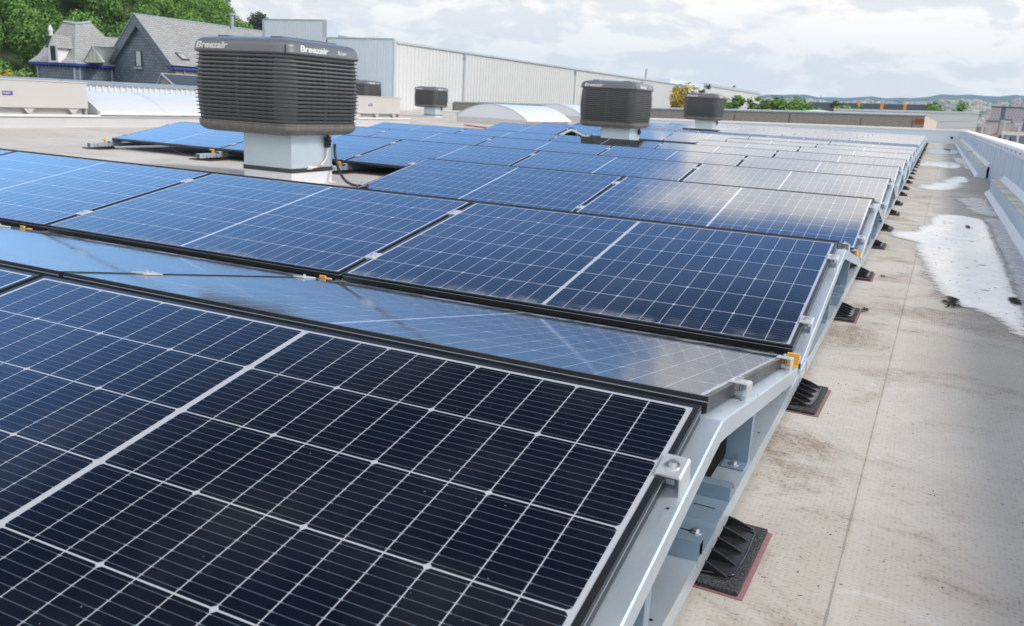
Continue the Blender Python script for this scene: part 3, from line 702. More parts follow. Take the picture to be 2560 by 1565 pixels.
tag(c1, 'large grey louvred evaporative cooler nearest the viewer, on a galvanised duct behind the third ridge', 'cooler', 'evaporative coolers on the roof')
for (x, y, z, lb) in ((-5.10, 14.10, .02, 'grey louvred cooler right of centre, in the gap behind the sixth ridge'),
                      (-6.48, 26.6, .12, 'third grey cooler in the line beyond the right-hand one, half way to the far parapet'),
                      (-18.94, 30.37, -.05, 'small grey cooler standing in front of the long ribbed wall left of the barrel skylight'),
                      (-20.35, 27.5, .04, 'grey cooler mostly hidden behind the largest cooler and the pale vent housing')):
    c = copy_tree(c1); c.location = (x, y, z); tag(c, lb, 'cooler', 'evaporative coolers on the roof')

# ------------------------------------------------------------------ barrel skylights and smoke vents on the left
def f_poly(g, I):
    n = g.noise(g.pos(), 2.5, 5, .6); g.put(I['Base Color'], g.mix(n, (0.56, 0.58, 0.62, 1), (0.62, 0.64, 0.66, 1))); g.put(I['Roughness'], .32)
M_POLY = mat('opal_polycarbonate', f_poly)
M_POLYB = plain('opal_end_sheet', (0.64, 0.67, 0.73), .35, 0, .04, 2)
M_VENT = plain('grey_beige_sheet', (0.50, 0.48, 0.455), .45, 0, .05, 2)
M_TRIM = plain('white_trim', (0.72, 0.71, 0.69), .4, 0, .05, 6)
M_SIGN = plain('violet_sign', (0.08, 0.08, 0.30), .4)
M_WTXT = plain('white_text', (0.8, 0.8, 0.82), .5)
def f_curbw(g, I):
    P = g.pos(); n = g.noise(P, 1.5, 7, .62); x, y, z = g.xyz(P); s = g.noise(g.vscale(P, (3, 3, .4)), 2, 6, .6)
    c = g.mix(n, (0.46, 0.455, 0.455, 1), (0.55, 0.545, 0.54, 1)); c = g.mix(g.mul(g.step(s, .5, .75), .22), c, (0.42, 0.38, 0.33, 1)); g.put(I['Base Color'], c); g.put(I['Roughness'], .55)
M_CURBW = mat('white_curb_membrane', f_curbw)
kb = empty('skylight_curb', (-13, 0, 0)); tag(kb, 'long low white upstand on the left carrying the barrel skylight and vent housings', 'skylight curb')
mb = MB(); mb.prism([(0.05, 0), (0.0, .02), (0.0, .18), (-2.1, .18), (-2.1, 0)], 'y', -5.5, 19.4); mb.build('upstand', M_CURBW, kb)
mb = MB(); mb.box(-.06, .03, -5.5, 19.4, .182, .215); mb.build('rail', M_TRIM, kb)
def vault(name, label, x0, x1, y0, y1, zb, zt_, nrib, grp=None, endface=True):
    r = empty(name, (x1, y0, 0)); tag(r, label, 'skylight', grp)
    n = 18; h = zt_ - zb; w_ = (x1 - x0) / 2; R = (w_ * w_ + h * h) / (2 * h); a0 = math.asin(w_ / R)
    arc = [(x0 + w_ + R * sin(-a0 + 2 * a0 * i / n) - x1, zb + h - R + R * cos(-a0 + 2 * a0 * i / n)) for i in range(n + 1)]
    d = y1 - y0
    mb = MB(); mb.grid([[(x, 0, z) for x, z in arc], [(x, d, z) for x, z in arc]]); sh = mb.build('vault_sheet', M_POLY, r)
    for yy in (0.0, d):
        mb = MB(); mb.poly([(x, yy + (.012 if yy == 0 else -.012), z - .004) for x, z in arc] + [(arc[-1][0], yy + (.012 if yy == 0 else -.012), zb - .03), (arc[0][0], yy + (.012 if yy == 0 else -.012), zb - .03)]); mb.build('end_sheet', M_POLYB, r)
    for k in range(nrib + 1):
        yy = d * k / nrib; mb = MB(); mb.grid([[(x * 1.0, yy - .02, z + .008) for x, z in arc], [(x, yy + .02, z + .008) for x, z in arc]]); mb.build('rib', M_POLYB, sh)
    for xx in (0, x0 - x1):
        mb = MB(); mb.box(xx - .03, xx + .05, -.03, d + .03, zb - .075, zb + .01); mb.build('eave_trim', M_TRIM, r)
    mb = MB(); mb.box(x0 - x1 + .05, -.05, .02, d - .02, -.02, zb - .02); mb.build('base', M_CURBW, r)
    return r
vault('barrel_skylight', 'long white barrel skylight on the upstand left of the large cooler', -15.0, -13.02, 9.32, 16.9, .27, .60, 5)
vault('barrel_skylight', 'white arched skylight with its pale end facing the viewer, before the long wall', -15.15, -12.36, 25.8, 29.75, .235, .70, 5)
vault('barrel_skylight', 'part-hidden pale arched skylight far behind the white arched skylight', -17.2, -14.4, 36.4, 39.0, .33, .80, 3)
def vent(y0, y1, label, sy):
    r = empty('vent_housing', (-13.1, y0, 0)); tag(r, label, 'vent housing', 'grey vent housings with violet signs'); d = y1 - y0
    mb = MB(); mb.box(-.03, .0, 0, d, .33, .745); mb.box(-.10, .012, -.005, d + .005, .7455, .765); mb.box(-.045, .010, 0, d, .318, .3295); mb.build('side_panel', M_VENT, r)
    mb = MB(); mb.box(-.9, -.03, d - .03, d, .40, .745); mb.build('end_panel', M_VENT, r)
    mb = MB(); mb.box(-2.03, -2.0, 0, d, .33, .745); mb.build('side_panel', M_VENT, r)
    mb = MB(); mb.box(-1.95, -.08, .05, d - .06, .18, .36); mb.build('base', M_VENT, r)
    k = 0; y = d - .28
    while y > 0:
        mb = MB(); mb.prism([(y - .11, .318), (y + .11, .318), (y + .02, .216), (y - .02, .216)], 'x', -.055, -.012); mb.build('bracket', M_VENT, r); y -= .82
    mb = MB(); mb.prism([(d - .03, .40), (d - .0, .40), (d - .0, .216), (d - .03, .216)], 'x', -.4, -.03); mb.build('leg', M_VENT, r)
    mb = MB(); mb.box(.001, .004, sy, sy + .175, .505, .570); s = mb.build('sign', M_SIGN, r)
    text_obj('Kingspan', .034, Matrix.Translation((.0065, sy + .016, .532)) @ Matrix.Rotation(pi / 2, 4, 'Z') @ Matrix.Rotation(pi / 2, 4, 'X'), M_WTXT, s, shear=0, off=.012, sx=.95)
    return r
vent(-3.0, 9.15, 'long pale vent housing with a violet sign at the left edge of the photo', 10.60)
vent(17.05, 19.07, 'shorter pale vent housing with a violet sign right behind the large cooler', .51)

# ------------------------------------------------------------------ surrounding buildings
M_CLAD = plain('white_ribbed_cladding', (0.60, 0.61, 0.61), .5, 0, .05, .8)
M_CLADT = plain('cladding_trim', (0.48, 0.54, 0.60), .4, .1, .05, 2)
M_CLAD_SHADE = plain('shade_tinted_cladding', (0.64, 0.72, 0.79), .45, .05, .04, 1)  # white cladding with the blue shade of the end wall put into the colour
M_PIPEG = plain('grey_downpipe', (0.40, 0.46, 0.50), .5)
def f_brn(g, I):
    P = g.pos(); n = g.noise(P, 7, 6, .75); m_ = g.noise(P, 26, 4, .8)
    c = g.mix(n, (0.17, 0.145, 0.12, 1), (0.31, 0.275, 0.24, 1)); c = g.mix(g.step(m_, .4, .65), c, (0.40, 0.36, 0.32, 1)); g.put(I['Base Color'], c); g.put(I['Roughness'], .9)
M_BRN = mat('exposed_aggregate', f_brn)
M_COPING = plain('grey_metal_coping', (0.40, 0.45, 0.50), .5, .2, .08, 1)
M_RUST = plain('rusty_plate', (0.30, 0.085, 0.03), .8, 0, .5, 6)
def rib_y(x, y0, y1, z0, zf, pitch, dep, sx=1):       # vertical ribs along y on a wall facing +x
    rows = []; y = y0
    while y < y1:
        for dy_, o in ((0, 0), (pitch * .30, 0), (pitch * .38, dep), (pitch * .62, dep), (pitch * .70, 0)):
            yy = min(y + dy_, y1); rows.append([(x + o * sx, yy, z0), (x + o * sx, yy, zf(yy))])
        y += pitch
    return rows
def rib_x(y, x0, x1, z0, zf, pitch, dep):
    rows = []; x = x0
    while x < x1:
        for d_, o in ((0, 0), (pitch * .30, 0), (pitch * .38, dep), (pitch * .62, dep), (pitch * .70, 0)):
            xx = min(x + d_, x1); rows.append([(xx, y - o, z0), (xx, y - o, zf(xx))])
        x += pitch
    return rows
wh = empty('warehouse', (0, 0, 0)); tag(wh, 'long white ribbed-metal warehouse running away behind the coolers, end wall coloured in blue shade', 'warehouse')
zf = lambda y: 3.56
mb = MB(); mb.grid(rib_y(-27, 39.6, 108, -8, zf, .40, .045), False, False); mb.build('side_wall', M_CLAD, wh)
mb = MB(); mb.prism([(-27.0, 3.56), (-26.90, 3.56), (-26.90, 3.68), (-27.35, 3.68), (-27.35, 3.56)], 'y', 39.8, 108.05); mb.box(-27.0, -26.93, 39.56, 39.80, -8, 3.70); mb.build('eaves_trim', M_CLADT, wh)
for yy in (47.45, 66.2, 84.3):
    mb = MB(); mb.tube([(-26.90, yy, 3.5), (-26.90, yy, -3)], .045 if yy < 50 else .03, 8); mb.box(-26.97, -26.82, yy - .09, yy + .09, 3.25, 3.5); mb.build('downpipe', M_PIPEG, wh)
zf2 = lambda x: 3.74
mb = MB(); mb.grid(rib_x(39.6, -31.5, -27.02, -8, zf2, .20, .02), False, False); mb.grid(rib_x(39.6, -36.1, -31.5, -8, lambda x: 4.68, .20, .02), False, False); mb.build('end_wall', M_CLAD_SHADE, wh)
mb = MB(); mb.box(-31.5, -26.95, 39.55, 39.75, 3.742, 3.79); mb.box(-36.12, -31.80, 39.55, 39.75, 4.682, 4.73); mb.box(-36.16, -36.08, 39.54, 39.75, -8, 4.68); mb.box(-31.80, -31.50, 39.57, 40.6, 3.795, 4.72); mb.build('parapet_trim', M_CLADT, wh)
mb = MB(); mb.poly([(-36, 39.8, 4.6), (-31.6, 39.8, 4.6), (-31.6, 41, 4.6), (-36, 41, 4.6)]); mb.poly([(-36.1, 39.7, -8), (-36.1, 108, -8), (-36.1, 108, 3.5), (-36.1, 39.7, 4.6)])
mb.poly([(-27.3, 39.8, 3.55), (-27.3, 108, 3.55), (-36.1, 108, 3.9), (-36.1, 39.8, 3.9)]); mb.build('roof', M_CLADT, wh)
mb = MB(); mb.poly([(-27, 108, -8), (-36.1, 108, -8), (-36.1, 108, 3.8), (-27, 108, 3.5)]); mb.build('rear_wall', M_CLAD, wh)
mb = MB(); mb.prism([(-34.6, 3.9), (-34.4, 4.28), (-31.3, 3.86), (-31.3, 3.8)], 'y', 43.5, 60); mb.build('ridge_monitor', M_PIPEG, wh)
p = aty(1614, 196, 86); q = aty(1614, 172, 86); mb = MB(); mb.tube([(p.x, 86, p.z - 2), (p.x, 86, q.z)], .12, 10); o = mb.build('flue_pipe', M_PIPEG); tag(o, 'thin grey flue rising from the roof near the far end of the long wall', 'flue')
a = aty(1560, 196, 96); b = aty(1676, 206, 96)
o = MB().box(a.x, b.x - .05, 96, 118, 3.2, b.z + .42).build('roof_plant_room', M_CLAD_SHADE); tag(o, 'low pale box on the roof at the far end of the ribbed warehouse', 'roof box')
a = aty(1700, 212, 112); b = aty(1766, 216, 112)
bb = empty('far_hall', (0, 0, 0)); tag(bb, 'low pale hall just beyond the yellow shrub', 'hall'); MB().box(a.x - 9, b.x, 112, 150, -8, a.z).build('wall', M_CLAD, bb); MB().box(a.x - 9.05, b.x + .1, 111.9, 150, a.z + .002, a.z + .35).build('roof_edge', M_CLADT, bb)
# brown aggregate wall
bw = empty('concrete_wall', (0, 46.3, 0)); tag(bw, 'brown exposed-aggregate wall with grey coping beyond the far parapet', 'wall')
X = [-26.9, -14.1, -6.2, -.27]; Z = [.53, .79, 1.02, 1.17]
mb = MB(); mb.grid([[(x, 0, -8), (x, 0, z)] for x, z in zip(X, Z)], smooth=False); mb.poly([(-.27, 0, -8), (.30, 4.5, -8), (.30, 4.5, .98), (-.27, 0, 1.17)]); mb.build('wall_panel', M_BRN, bw)
mb = MB(); mb.grid([[(x, -.05, z), (x, -.05, z + .07), (x, .9, z + .12), (x, .9, z)] for x, z in zip(X[:-1] + [-.22], Z)], smooth=False); mb.build('coping', M_COPING, bw)
MB().poly([(-.262, -.002, -.4), (.308, 4.49, -.4), (.308, 4.49, .97), (-.262, -.002, 1.16)]).build('end_face', plain('cream_render', (.62, .53, .44), .8), bw)
a = aty(2288, 296, 46.27); b = aty(2309, 316, 46.27); MB().box(a.x, b.x, -.03, -.004, b.z + .12, a.z).build('rusty_plate', M_RUST, bw)
for px in (1835, 1972, 2152, 2282):
    a = aty(px, 300, 46.25); MB().box(a.x - .03, a.x + .03, -.004, .0, -2, Z[1] if px < 1900 else .95).build('panel_joint', plain('dark_joint', (.13, .115, .10), .9), bw)
# roof domes seen over the brown wall
for (px, py, w_, lb) in ((1916, 275, .9, 'small white roof dome with a knob on top beyond the brown wall'), (1958, 277, .3, 'tiny white vent cap right of the small roof dome'), (2048, 276, 2.0, 'wide flat white roof light beyond the brown wall')):
    a = aty(px, py, 50); mb = MB(); n = 10
    mb.grid([[(a.x + w_ * .5 * cos(t * pi / 2 / 6) * cos(2 * pi * j / n), 50 + w_ * .4 * cos(t * pi / 2 / 6) * sin(2 * pi * j / n), a.z - .20 + .22 * sin(t * pi / 2 / 6)) for j in range(n)] for t in range(7)], True)
    mb.box(a.x - w_ * .5, a.x + w_ * .5, 50 - w_ * .4, 50 + w_ * .4, a.z - .5, a.z - .19); tag(mb.build('roof_dome', M_POLY), lb, 'roof dome')
# white flat building
wb = empty('white_building', (0, 62, 0)); tag(wb, 'smooth white flat-roofed building beyond the brown wall, right of centre', 'building')
a = aty(2085, 276, 62); b = aty(2447, 285, 62); mb = MB(); mb.poly([(a.x, 0, -8), (b.x, 0, -8), (b.x, 0, b.z), (a.x, 0, a.z)]); mb.poly([(b.x, 0, -8), (b.x, 14, -8), (b.x, 14, b.z), (b.x, 0, b.z)]); mb.poly([(a.x, 0, a.z), (b.x, 0, b.z), (b.x, 14, b.z), (a.x, 14, a.z)])
mb.build('wall', plain('white_panel', (.68, .69, .71), .5, 0, .03, .5), wb)
mb = MB(); mb.grid([[(x, -.04, z), (x, -.04, z + .13), (x, .3, z + .13)] for x, z in ((a.x - .03, a.z + .002), (b.x + .03, b.z + .002))], smooth=False); mb.build('roof_edge', M_UPST, wb)
for zq in (-.42, -.84): MB().poly([(a.x + 6, -.004, a.z + zq), (b.x, -.004, b.z + zq), (b.x, -.004, b.z + zq - .02), (a.x + 6, -.004, a.z + zq - .02)]).build('panel_joint', M_SEAM, wb)
# dark grey hall with orange stripes
gh = empty('grey_hall', (0, 160, 0)); tag(gh, 'long dark grey hall with thin orange upright stripes in the distance', 'hall')
a = aty(2022, 255, 160); b = aty(2325, 262, 160); mb = MB(); mb.poly([(a.x, 0, -9), (b.x, 0, -9), (b.x, 0, b.z), (a.x, 0, a.z)]); mb.poly([(b.x, 0, -9), (b.x, 30, -9), (b.x, 30, b.z), (b.x, 0, b.z)]); mb.poly([(a.x, 0, -9), (a.x, 30, -9), (a.x, 30, a.z), (a.x, 0, a.z)]); mb.poly([(a.x, 0, a.z), (b.x, 0, b.z), (b.x, 30, b.z), (a.x, 30, a.z)]); mb.build('wall', plain('dark_grey_cladding', (.085, .115, .15), .5, 0, .06, .2), gh)
for px in (2090, 2148, 2206, 2264):
    a = aty(px, 262, 159.9); MB().prism([(a.x - .24, -9), (a.x + .20, -9), (a.x + .20, 3.72), (a.x - .30, 3.72)], 'y', -.2, -.02).build('stripe', plain('orange_stripe', (.85, .30, .06), .5), gh)

# ------------------------------------------------------------------ slate house
def f_slate(g, I):
    x, y, z = g.xyz(g.pos()); b = g.n('ShaderNodeTexBrick'); b.offset = .5
    g.put(b.inputs['Vector'], g.vec(g.add(x, y), z, 0)); g.put(b.inputs['Scale'], 1.0); g.put(b.inputs['Brick Width'], .42); g.put(b.inputs['Row Height'], .24); g.put(b.inputs['Mortar Size'], .022)
    g.put(b.inputs['Color1'], (0.115, 0.15, 0.195, 1)); g.put(b.inputs['Color2'], (0.165, 0.205, 0.255, 1)); g.put(b.inputs['Mortar'], (0.06, 0.078, 0.10, 1))
    g.put(I['Base Color'], b.outputs[0]); g.put(I['Roughness'], .5)
M_SLATE = mat('blue_slate_wall', f_slate)
def f_sroof(g, I):
    x, y, z = g.xyz(g.pos()); b = g.n('ShaderNodeTexBrick'); b.offset = .5; n = g.noise(g.pos(), .8, 6, .7)
    g.put(b.inputs['Vector'], g.vec(g.add(x, y), z, 0)); g.put(b.inputs['Scale'], 1.0); g.put(b.inputs['Brick Width'], .40); g.put(b.inputs['Row Height'], .19); g.put(b.inputs['Mortar Size'], .018)
    g.put(b.inputs['Color1'], (0.29, 0.30, 0.305, 1)); g.put(b.inputs['Color2'], (0.39, 0.40, 0.40, 1)); g.put(b.inputs['Mortar'], (0.13, 0.13, 0.13, 1))
    g.put(I['Base Color'], g.mix(g.mul(n, .35), b.outputs[0], (0.32, 0.31, 0.27, 1))); g.put(I['Roughness'], .6)
M_SROOF = mat('weathered_slate_roof', f_sroof)
M_ZINC = plain('zinc_edge', (0.36, 0.42, 0.48), .5, .3, .1, 2)
M_BLUE = plain('blue_fascia', (0.035, 0.06, 0.30), .5, 0, .1, 3)
M_BRICKH = plain('pinkish_brick', (0.36, 0.25, 0.21), .85, 0, .2, 6)
M_WIN = plain('window_glass', (0.42, 0.46, 0.52), .12, 0, .15, 2)
M_WOOD = plain('brown_window_wood', (0.09, 0.055, 0.035), .6)
M_WPAINT = plain('white_painted_wood', (0.72, 0.73, 0.75), .5)
M_YGL = plain('old_wired_glass', (0.52, 0.50, 0.40), .35, 0, .1, 3)
def atX(px, py, X):
    d = ray(px, py); return CAM + d * ((X - CAM.x) / d.x)
hs = empty('slate_house', (-64, 55, -6)); tag(hs, 'large old slate-hung house with steep gable and blue eaves left of the large cooler', 'house')
def hb(mb, name, m, par_=None): 
    mb.v = [(a_ + 64, b_ - 55, c_ + 6) for a_, b_, c_ in mb.v] if par_ is None or par_ is hs else [(a_ + 64, b_ - 55, c_ + 6) for a_, b_, c_ in mb.v]
    return mb.build(name, m, par_ or hs)
AP = Vector((-64.26, 55, 6.45)); EL = Vector((-68.4, 55, 2.15)); ER = Vector((-59.96, 55, 2.25)); BK = 82
hb(MB().poly([(-67.72, 55.35, -8), (-60.08, 55.35, -8), (-60.08, 55.35, 2.2), (-64.26, 55.35, 6.40), (-67.72, 55.35, 2.8)]), 'gable_wall', M_SLATE)
hb(MB().poly([AP, ER, (ER.x, BK, ER.z), (AP.x, BK, AP.z)]).poly([AP, EL, (EL.x, BK, EL.z), (AP.x, BK, AP.z)]), 'roof', M_SROOF)
rf = hs.children[-1]
def band(off0, off1, y):
    pts = []
    for P in (EL, AP, ER):
        pts.append(P)
    c = Vector((AP.x, y, AP.z)); a = Vector((EL.x, y, EL.z)); b = Vector((ER.x, y, ER.z)); dn = Vector((0, 0, -off1)); up = Vector((0, 0, -off0))
    return [[c + up, a + up + Vector((0, 0, 0))], [c + dn, a + dn]], [[c + up, b + up], [c + dn, b + dn]]
l_, r_ = band(.03, 1.05, 54.96)
mb = MB(); mb.poly([l_[0][0], l_[0][1], Vector((EL.x + .95, 54.96, EL.z)), l_[1][0]]); mb.poly([r_[0][0], r_[0][1], Vector((ER.x - .75, 54.96, ER.z)), r_[1][0] + Vector((0, 0, .1))]); mb.v = mb.v
mb.poly([(AP.x, 54.96, AP.z - 1.05), (EL.x + .95, 54.96, EL.z), (EL.x + .95, 55.34, EL.z), (AP.x, 55.34, AP.z - 1.05)]); hb(mb, 'barge_band', M_SLATE)
mb = MB(); mb.tube([EL + Vector((0, -.06, .03)), AP + Vector((0, -.06, .05)), ER + Vector((0, -.06, .03))], .07, 6); mb.tube([AP, (AP.x, BK, AP.z + .03)], .08, 6); hb(mb, 'ridge_flashing', M_ZINC)
a, b = aty(346, 130, 55.3), aty(355, 167, 55.3)
def window(x0, x1, z0, z1, y, frm=M_WOOD):
    f = hb(MB().box(x0, x1, y - .05, y + .03, z0, z1), 'window', frm); hb(MB().box(x0 + .22, x1 - .03, y - .075, y - .052, z0 + .06, z1 - .06), 'pane', M_WIN, f); return f
window(a.x - .42, b.x + .02, b.z, a.z + .12, 55.28); hb(MB().box(a.x - .50, b.x + .10, 55.15, 55.34, b.z - .22, b.z - .02), 'window_sill', M_ZINC)
# eaves on the right and brick wall below
hb(MB().box(-60.55, -59.80, 55.0, BK, 1.92, 2.13), 'fascia', M_BLUE); hb(MB().poly([(-60.08, 55.36, -8), (-60.08, BK, -8), (-60.08, BK, 2), (-60.08, 55.36, 2)]), 'side_wall', M_BRICKH)
hb(MB().tube([(-59.98, 56.3, 1.95), (-59.98, 56.3, -4)], .07, 6), 'downpipe', M_ZINC)
# roof window on the right slope
def on_slope(px, py):
    n = Vector((AP.z - ER.z, 0, -(AP.x - ER.x))).normalized(); n = Vector((ER.z - AP.z, 0, AP.x - ER.x)); d = ray(px, py); t = (AP - CAM).dot(n) / d.dot(n); return CAM + d * t
q = [on_slope(*s) for s in ((437, 133), (457, 136), (475, 152), (455, 151))]; up = Vector((.07, -.02, .07))
mb = MB(); mb.poly([s + up for s in q]); 
for i in range(4): mb.poly([q[i], q[(i + 1) % 4], q[(i + 1) % 4] + up, q[i] + up])
fw_ = hb(mb, 'roof_window', M_WOOD); ctr = sum(q, Vector()) / 4
hb(MB().poly([ctr + (s - ctr) * .72 + up * 1.3 for s in q]), 'pane', M_WIN, fw_)
p = on_slope(581, 74); hb(MB().tube([(p.x - .0, p.y, p.z - .2), (p.x, p.y, p.z + 1.35)], .16, 8).tube([(p.x, p.y, p.z + 1.35), (p.x, p.y, p.z + 1.55)], .26, 8), 'flue', M_ZINC)
# left block with mansard roof
XR, YF = -67.71, 51.43
hb(MB().poly([(-72.75, YF, -8), (XR, YF, -8), (XR, YF, 1.95), (-72.75, YF, 1.95)]).poly([(XR, YF, -8), (XR, 55.35, -8), (XR, 55.35, 1.95), (XR, YF, 1.95)]).poly([(-72.75, YF, -8), (-72.75, 58, -8), (-72.75, 58, 1.95), (-72.75, YF, 1.95)]), 'block_wall', M_SLATE)
mb = MB(); mb.box(-73.45, XR + .30, YF - .32, YF - .02, 1.78, 1.97); mb.box(XR + .02, XR + .32, YF - .02, 55.34, 1.782, 1.972)
for i in range(12): mb.box(-73.2 + i * .46, -73.04 + i * .46, YF - .24, YF - .002, 1.62, 1.778)
for i in range(8): mb.box(XR + .002, XR + .24, YF + .2 + i * .46, YF + .36 + i * .46, 1.62, 1.778)
hb(mb, 'fascia', M_BLUE)
for (xx, yy) in ((-72.6, YF - .05), (XR - .1, YF - .06), (XR + .05, YF + .35), (XR + .05, 55.1)): hb(MB().tube([(xx, yy, 1.62), (xx, yy, -5)], .07, 6), 'downpipe', M_ZINC)
tB = aty(190, 60, 53.6); tA = aty(160, 54, 53.6); tC = atX(226, 55, tB.x)
B0 = Vector((-73.45, YF - .3, 1.98)); B1 = Vector((XR + .3, YF - .3, 1.98)); B2 = Vector((XR + .3, tC.y + 3.0, 1.98)); B3 = Vector((-73.45, tC.y + 3.0, 1.98)); tD = Vector((tA.x, tC.y, tC.z))
def flare(a, b, k): q = a.lerp(b, k); q.z -= .35; return q
m0, m1, m2, m3 = flare(B0, tA, .25), flare(B1, tB, .25), flare(B2, tC, .25), flare(B3, tD, .25)
mb = MB()
for (u, v, s, t) in ((B0, B1, m1, m0), (m0, m1, tB, tA), (B1, B2, m2, m1), (m1, m2, tC, tB), (B0, B3, m3, m0), (m0, m3, tD, tA), (B3, B2, m2, m3), (m3, m2, tC, tD), (tA, tB, tC, tD)): mb.poly([u, v, s, t])
mr = hb(mb, 'mansard_roof', M_SROOF)
mb = MB(); mb.tube([tA, tB, tC], .13, 6); mb.tube([B1, m1, tB], .06, 6); hb(mb, 'ridge_flashing', M_ZINC, mr)
# dormer with finial on the front slope
d0 = aty(123, 152, YF - .45); d1 = aty(146, 152, YF - .45); dt = aty(128, 98, YF - .45); cx = (d0.x + d1.x) / 2
mb = MB(); mb.poly([(d0.x, YF - .45, 1.98), (d1.x, YF - .45, 1.98), (d1.x, YF - .45, 3.3), (cx, YF - .45, 4.25), (d0.x, YF - .45, 3.3)]); mb.poly([(d1.x, YF - .45, 1.98), (d1.x, YF + 1.2, 1.98), (d1.x, YF + 1.2, 3.3), (d1.x, YF - .45, 3.3)]); dm = hb(mb, 'dormer', M_WPAINT)
hb(MB().box(cx - .30, cx + .30, YF - .50, YF - .46, 2.15, 3.35), 'window', plain('dark_glass', (.03, .045, .05), .1), dm)
hb(MB().poly([(cx, YF - .6, 4.30), (d1.x + .25, YF - .6, 3.2), (d1.x + .25, YF + 2.2, 3.2), (cx, YF + 2.2, 4.30)]).poly([(cx, YF - .6, 4.30), (d0.x - .2, YF - .6, 3.2), (d0.x - .2, YF + 2.2, 3.2), (cx, YF + 2.2, 4.30)]), 'roof', M_SROOF, dm)
hb(MB().tube([(cx, YF - .55, 4.2), (cx, YF - .55, 4.55), (cx, YF - .55, 4.7), (cx, YF - .55, 5.1)], [.16, .16, .22, .02], 8), 'finial', M_WPAINT, dm)
# connecting wing and the glazed lantern between block and gable
e1 = aty(246, 90, 60); e2 = aty(300, 96, 60)
hb(MB().poly([e1, (e1.x + .4, 75, e1.z), (XR + .2, 75, 2.0), (XR + .2, 58.2, 2.0)]).poly([e1, (e1.x, 75, e1.z), (e1.x - 4, 75, 1.5), (e1.x - 4, 60, 1.5)]), 'wing_roof', M_SROOF)
g0 = aty(208, 156, 52.4); g1 = aty(258, 157, 52.4); g2 = aty(231, 115, 52.4); BKG = 54.9; g3 = aty(265, 154, 54.9); g4 = aty(291, 118, 54.9)
lt = hb(MB().poly([g0, g1, g2]), 'lantern', M_YGL)
hb(MB().poly([g2, g1, g3, g4]).poly([g2, g0, (g0.x, BKG, g0.z), g4]), 'glazing', plain('white_glazing', (.66, .67, .68), .4), lt)
mb = MB(); mb.tube([g0, g2, g1], .06, 5); mb.tube([g2, g4], .06, 5)
for t in (.3, .5, .7): mb.tube([g0.lerp(g1, t), (g0.lerp(g1, t).x, 52.38, g0.z + (g2.z - g0.z) * (1 - abs(t - .45) * 2))], .03, 4)
hb(mb, 'lantern_frame', M_ZINC, lt)
# small outbuilding with a dark roof in front of the house
ob = empty('outbuilding', (0, 0, 0)); tag(ob, 'small stone outbuilding with dark slate roof peeping over the white ribbed parapet', 'outbuilding')
o0 = aty(400, 213, 46); o1 = aty(440, 213, 46); oa = aty(407, 187, 46)
mb = MB(); mb.poly([(o0.x, 46, -6), (o1.x + .3, 46, -6), (o1.x + .3, 46, o1.z - .3), oa, (o0.x, 46, o0.z)]); mb.build('gable_wall', plain('rubble_stone', (.33, .29, .23), .9, 0, .4, 5), ob)
mb = MB(); mb.poly([(oa.x, 45.9, oa.z + .05), (o1.x + .5, 45.9, o1.z - .4), (o1.x + .5, 60, o1.z - .4), (oa.x, 60, oa.z + .05)]); mb.build('roof', plain('dark_slate', (.06, .075, .095), .5, 0, .2, 3), ob)
mb = MB(); mb.tube([(oa.x, 45.85, oa.z + .07), (o1.x + .5, 45.85, o1.z - .36)], .07, 5); mb.tube([(oa.x, 45.9, oa.z + .08), (oa.x, 60, oa.z + .08)], .05, 5); mb.tube([(oa.x, 45.85, oa.z + .07), (o0.x - .2, 45.85, o0.z - .1)], .05, 5); mb.build('verge_trim', M_ZINC, ob)
# ribbed white parapet of the next roof on the left
rp = empty('ribbed_parapet', (0, 0, 0)); tag(rp, 'white ribbed-metal parapet behind the vent housing and barrel skylight on the left', 'parapet')
mb = MB(); mb.grid(rib_y(-16.4, -6, 15.5, -.2, lambda y: .70, .16, .03), False, False); mb.build('ribbed_sheet', plain('light_ribbed_sheet', (.60, .63, .66), .5, 0, .06, 1), rp)
mb = MB(); mb.prism([(-16.36, .695), (-16.34, .775), (-16.62, .785), (-16.62, .695)], 'y', -6, 11.1); mb.prism([(-16.36, .69), (-16.34, .77), (-16.62, .78), (-16.62, .69)], 'y', 11.13, 15.55); mb.build('coping', M_ZINC, rp)
mb = MB(); mb.box(-16.7, -16.45, -6, 15.5, -.2, .68); mb.build('backing', M_CLADT, rp)

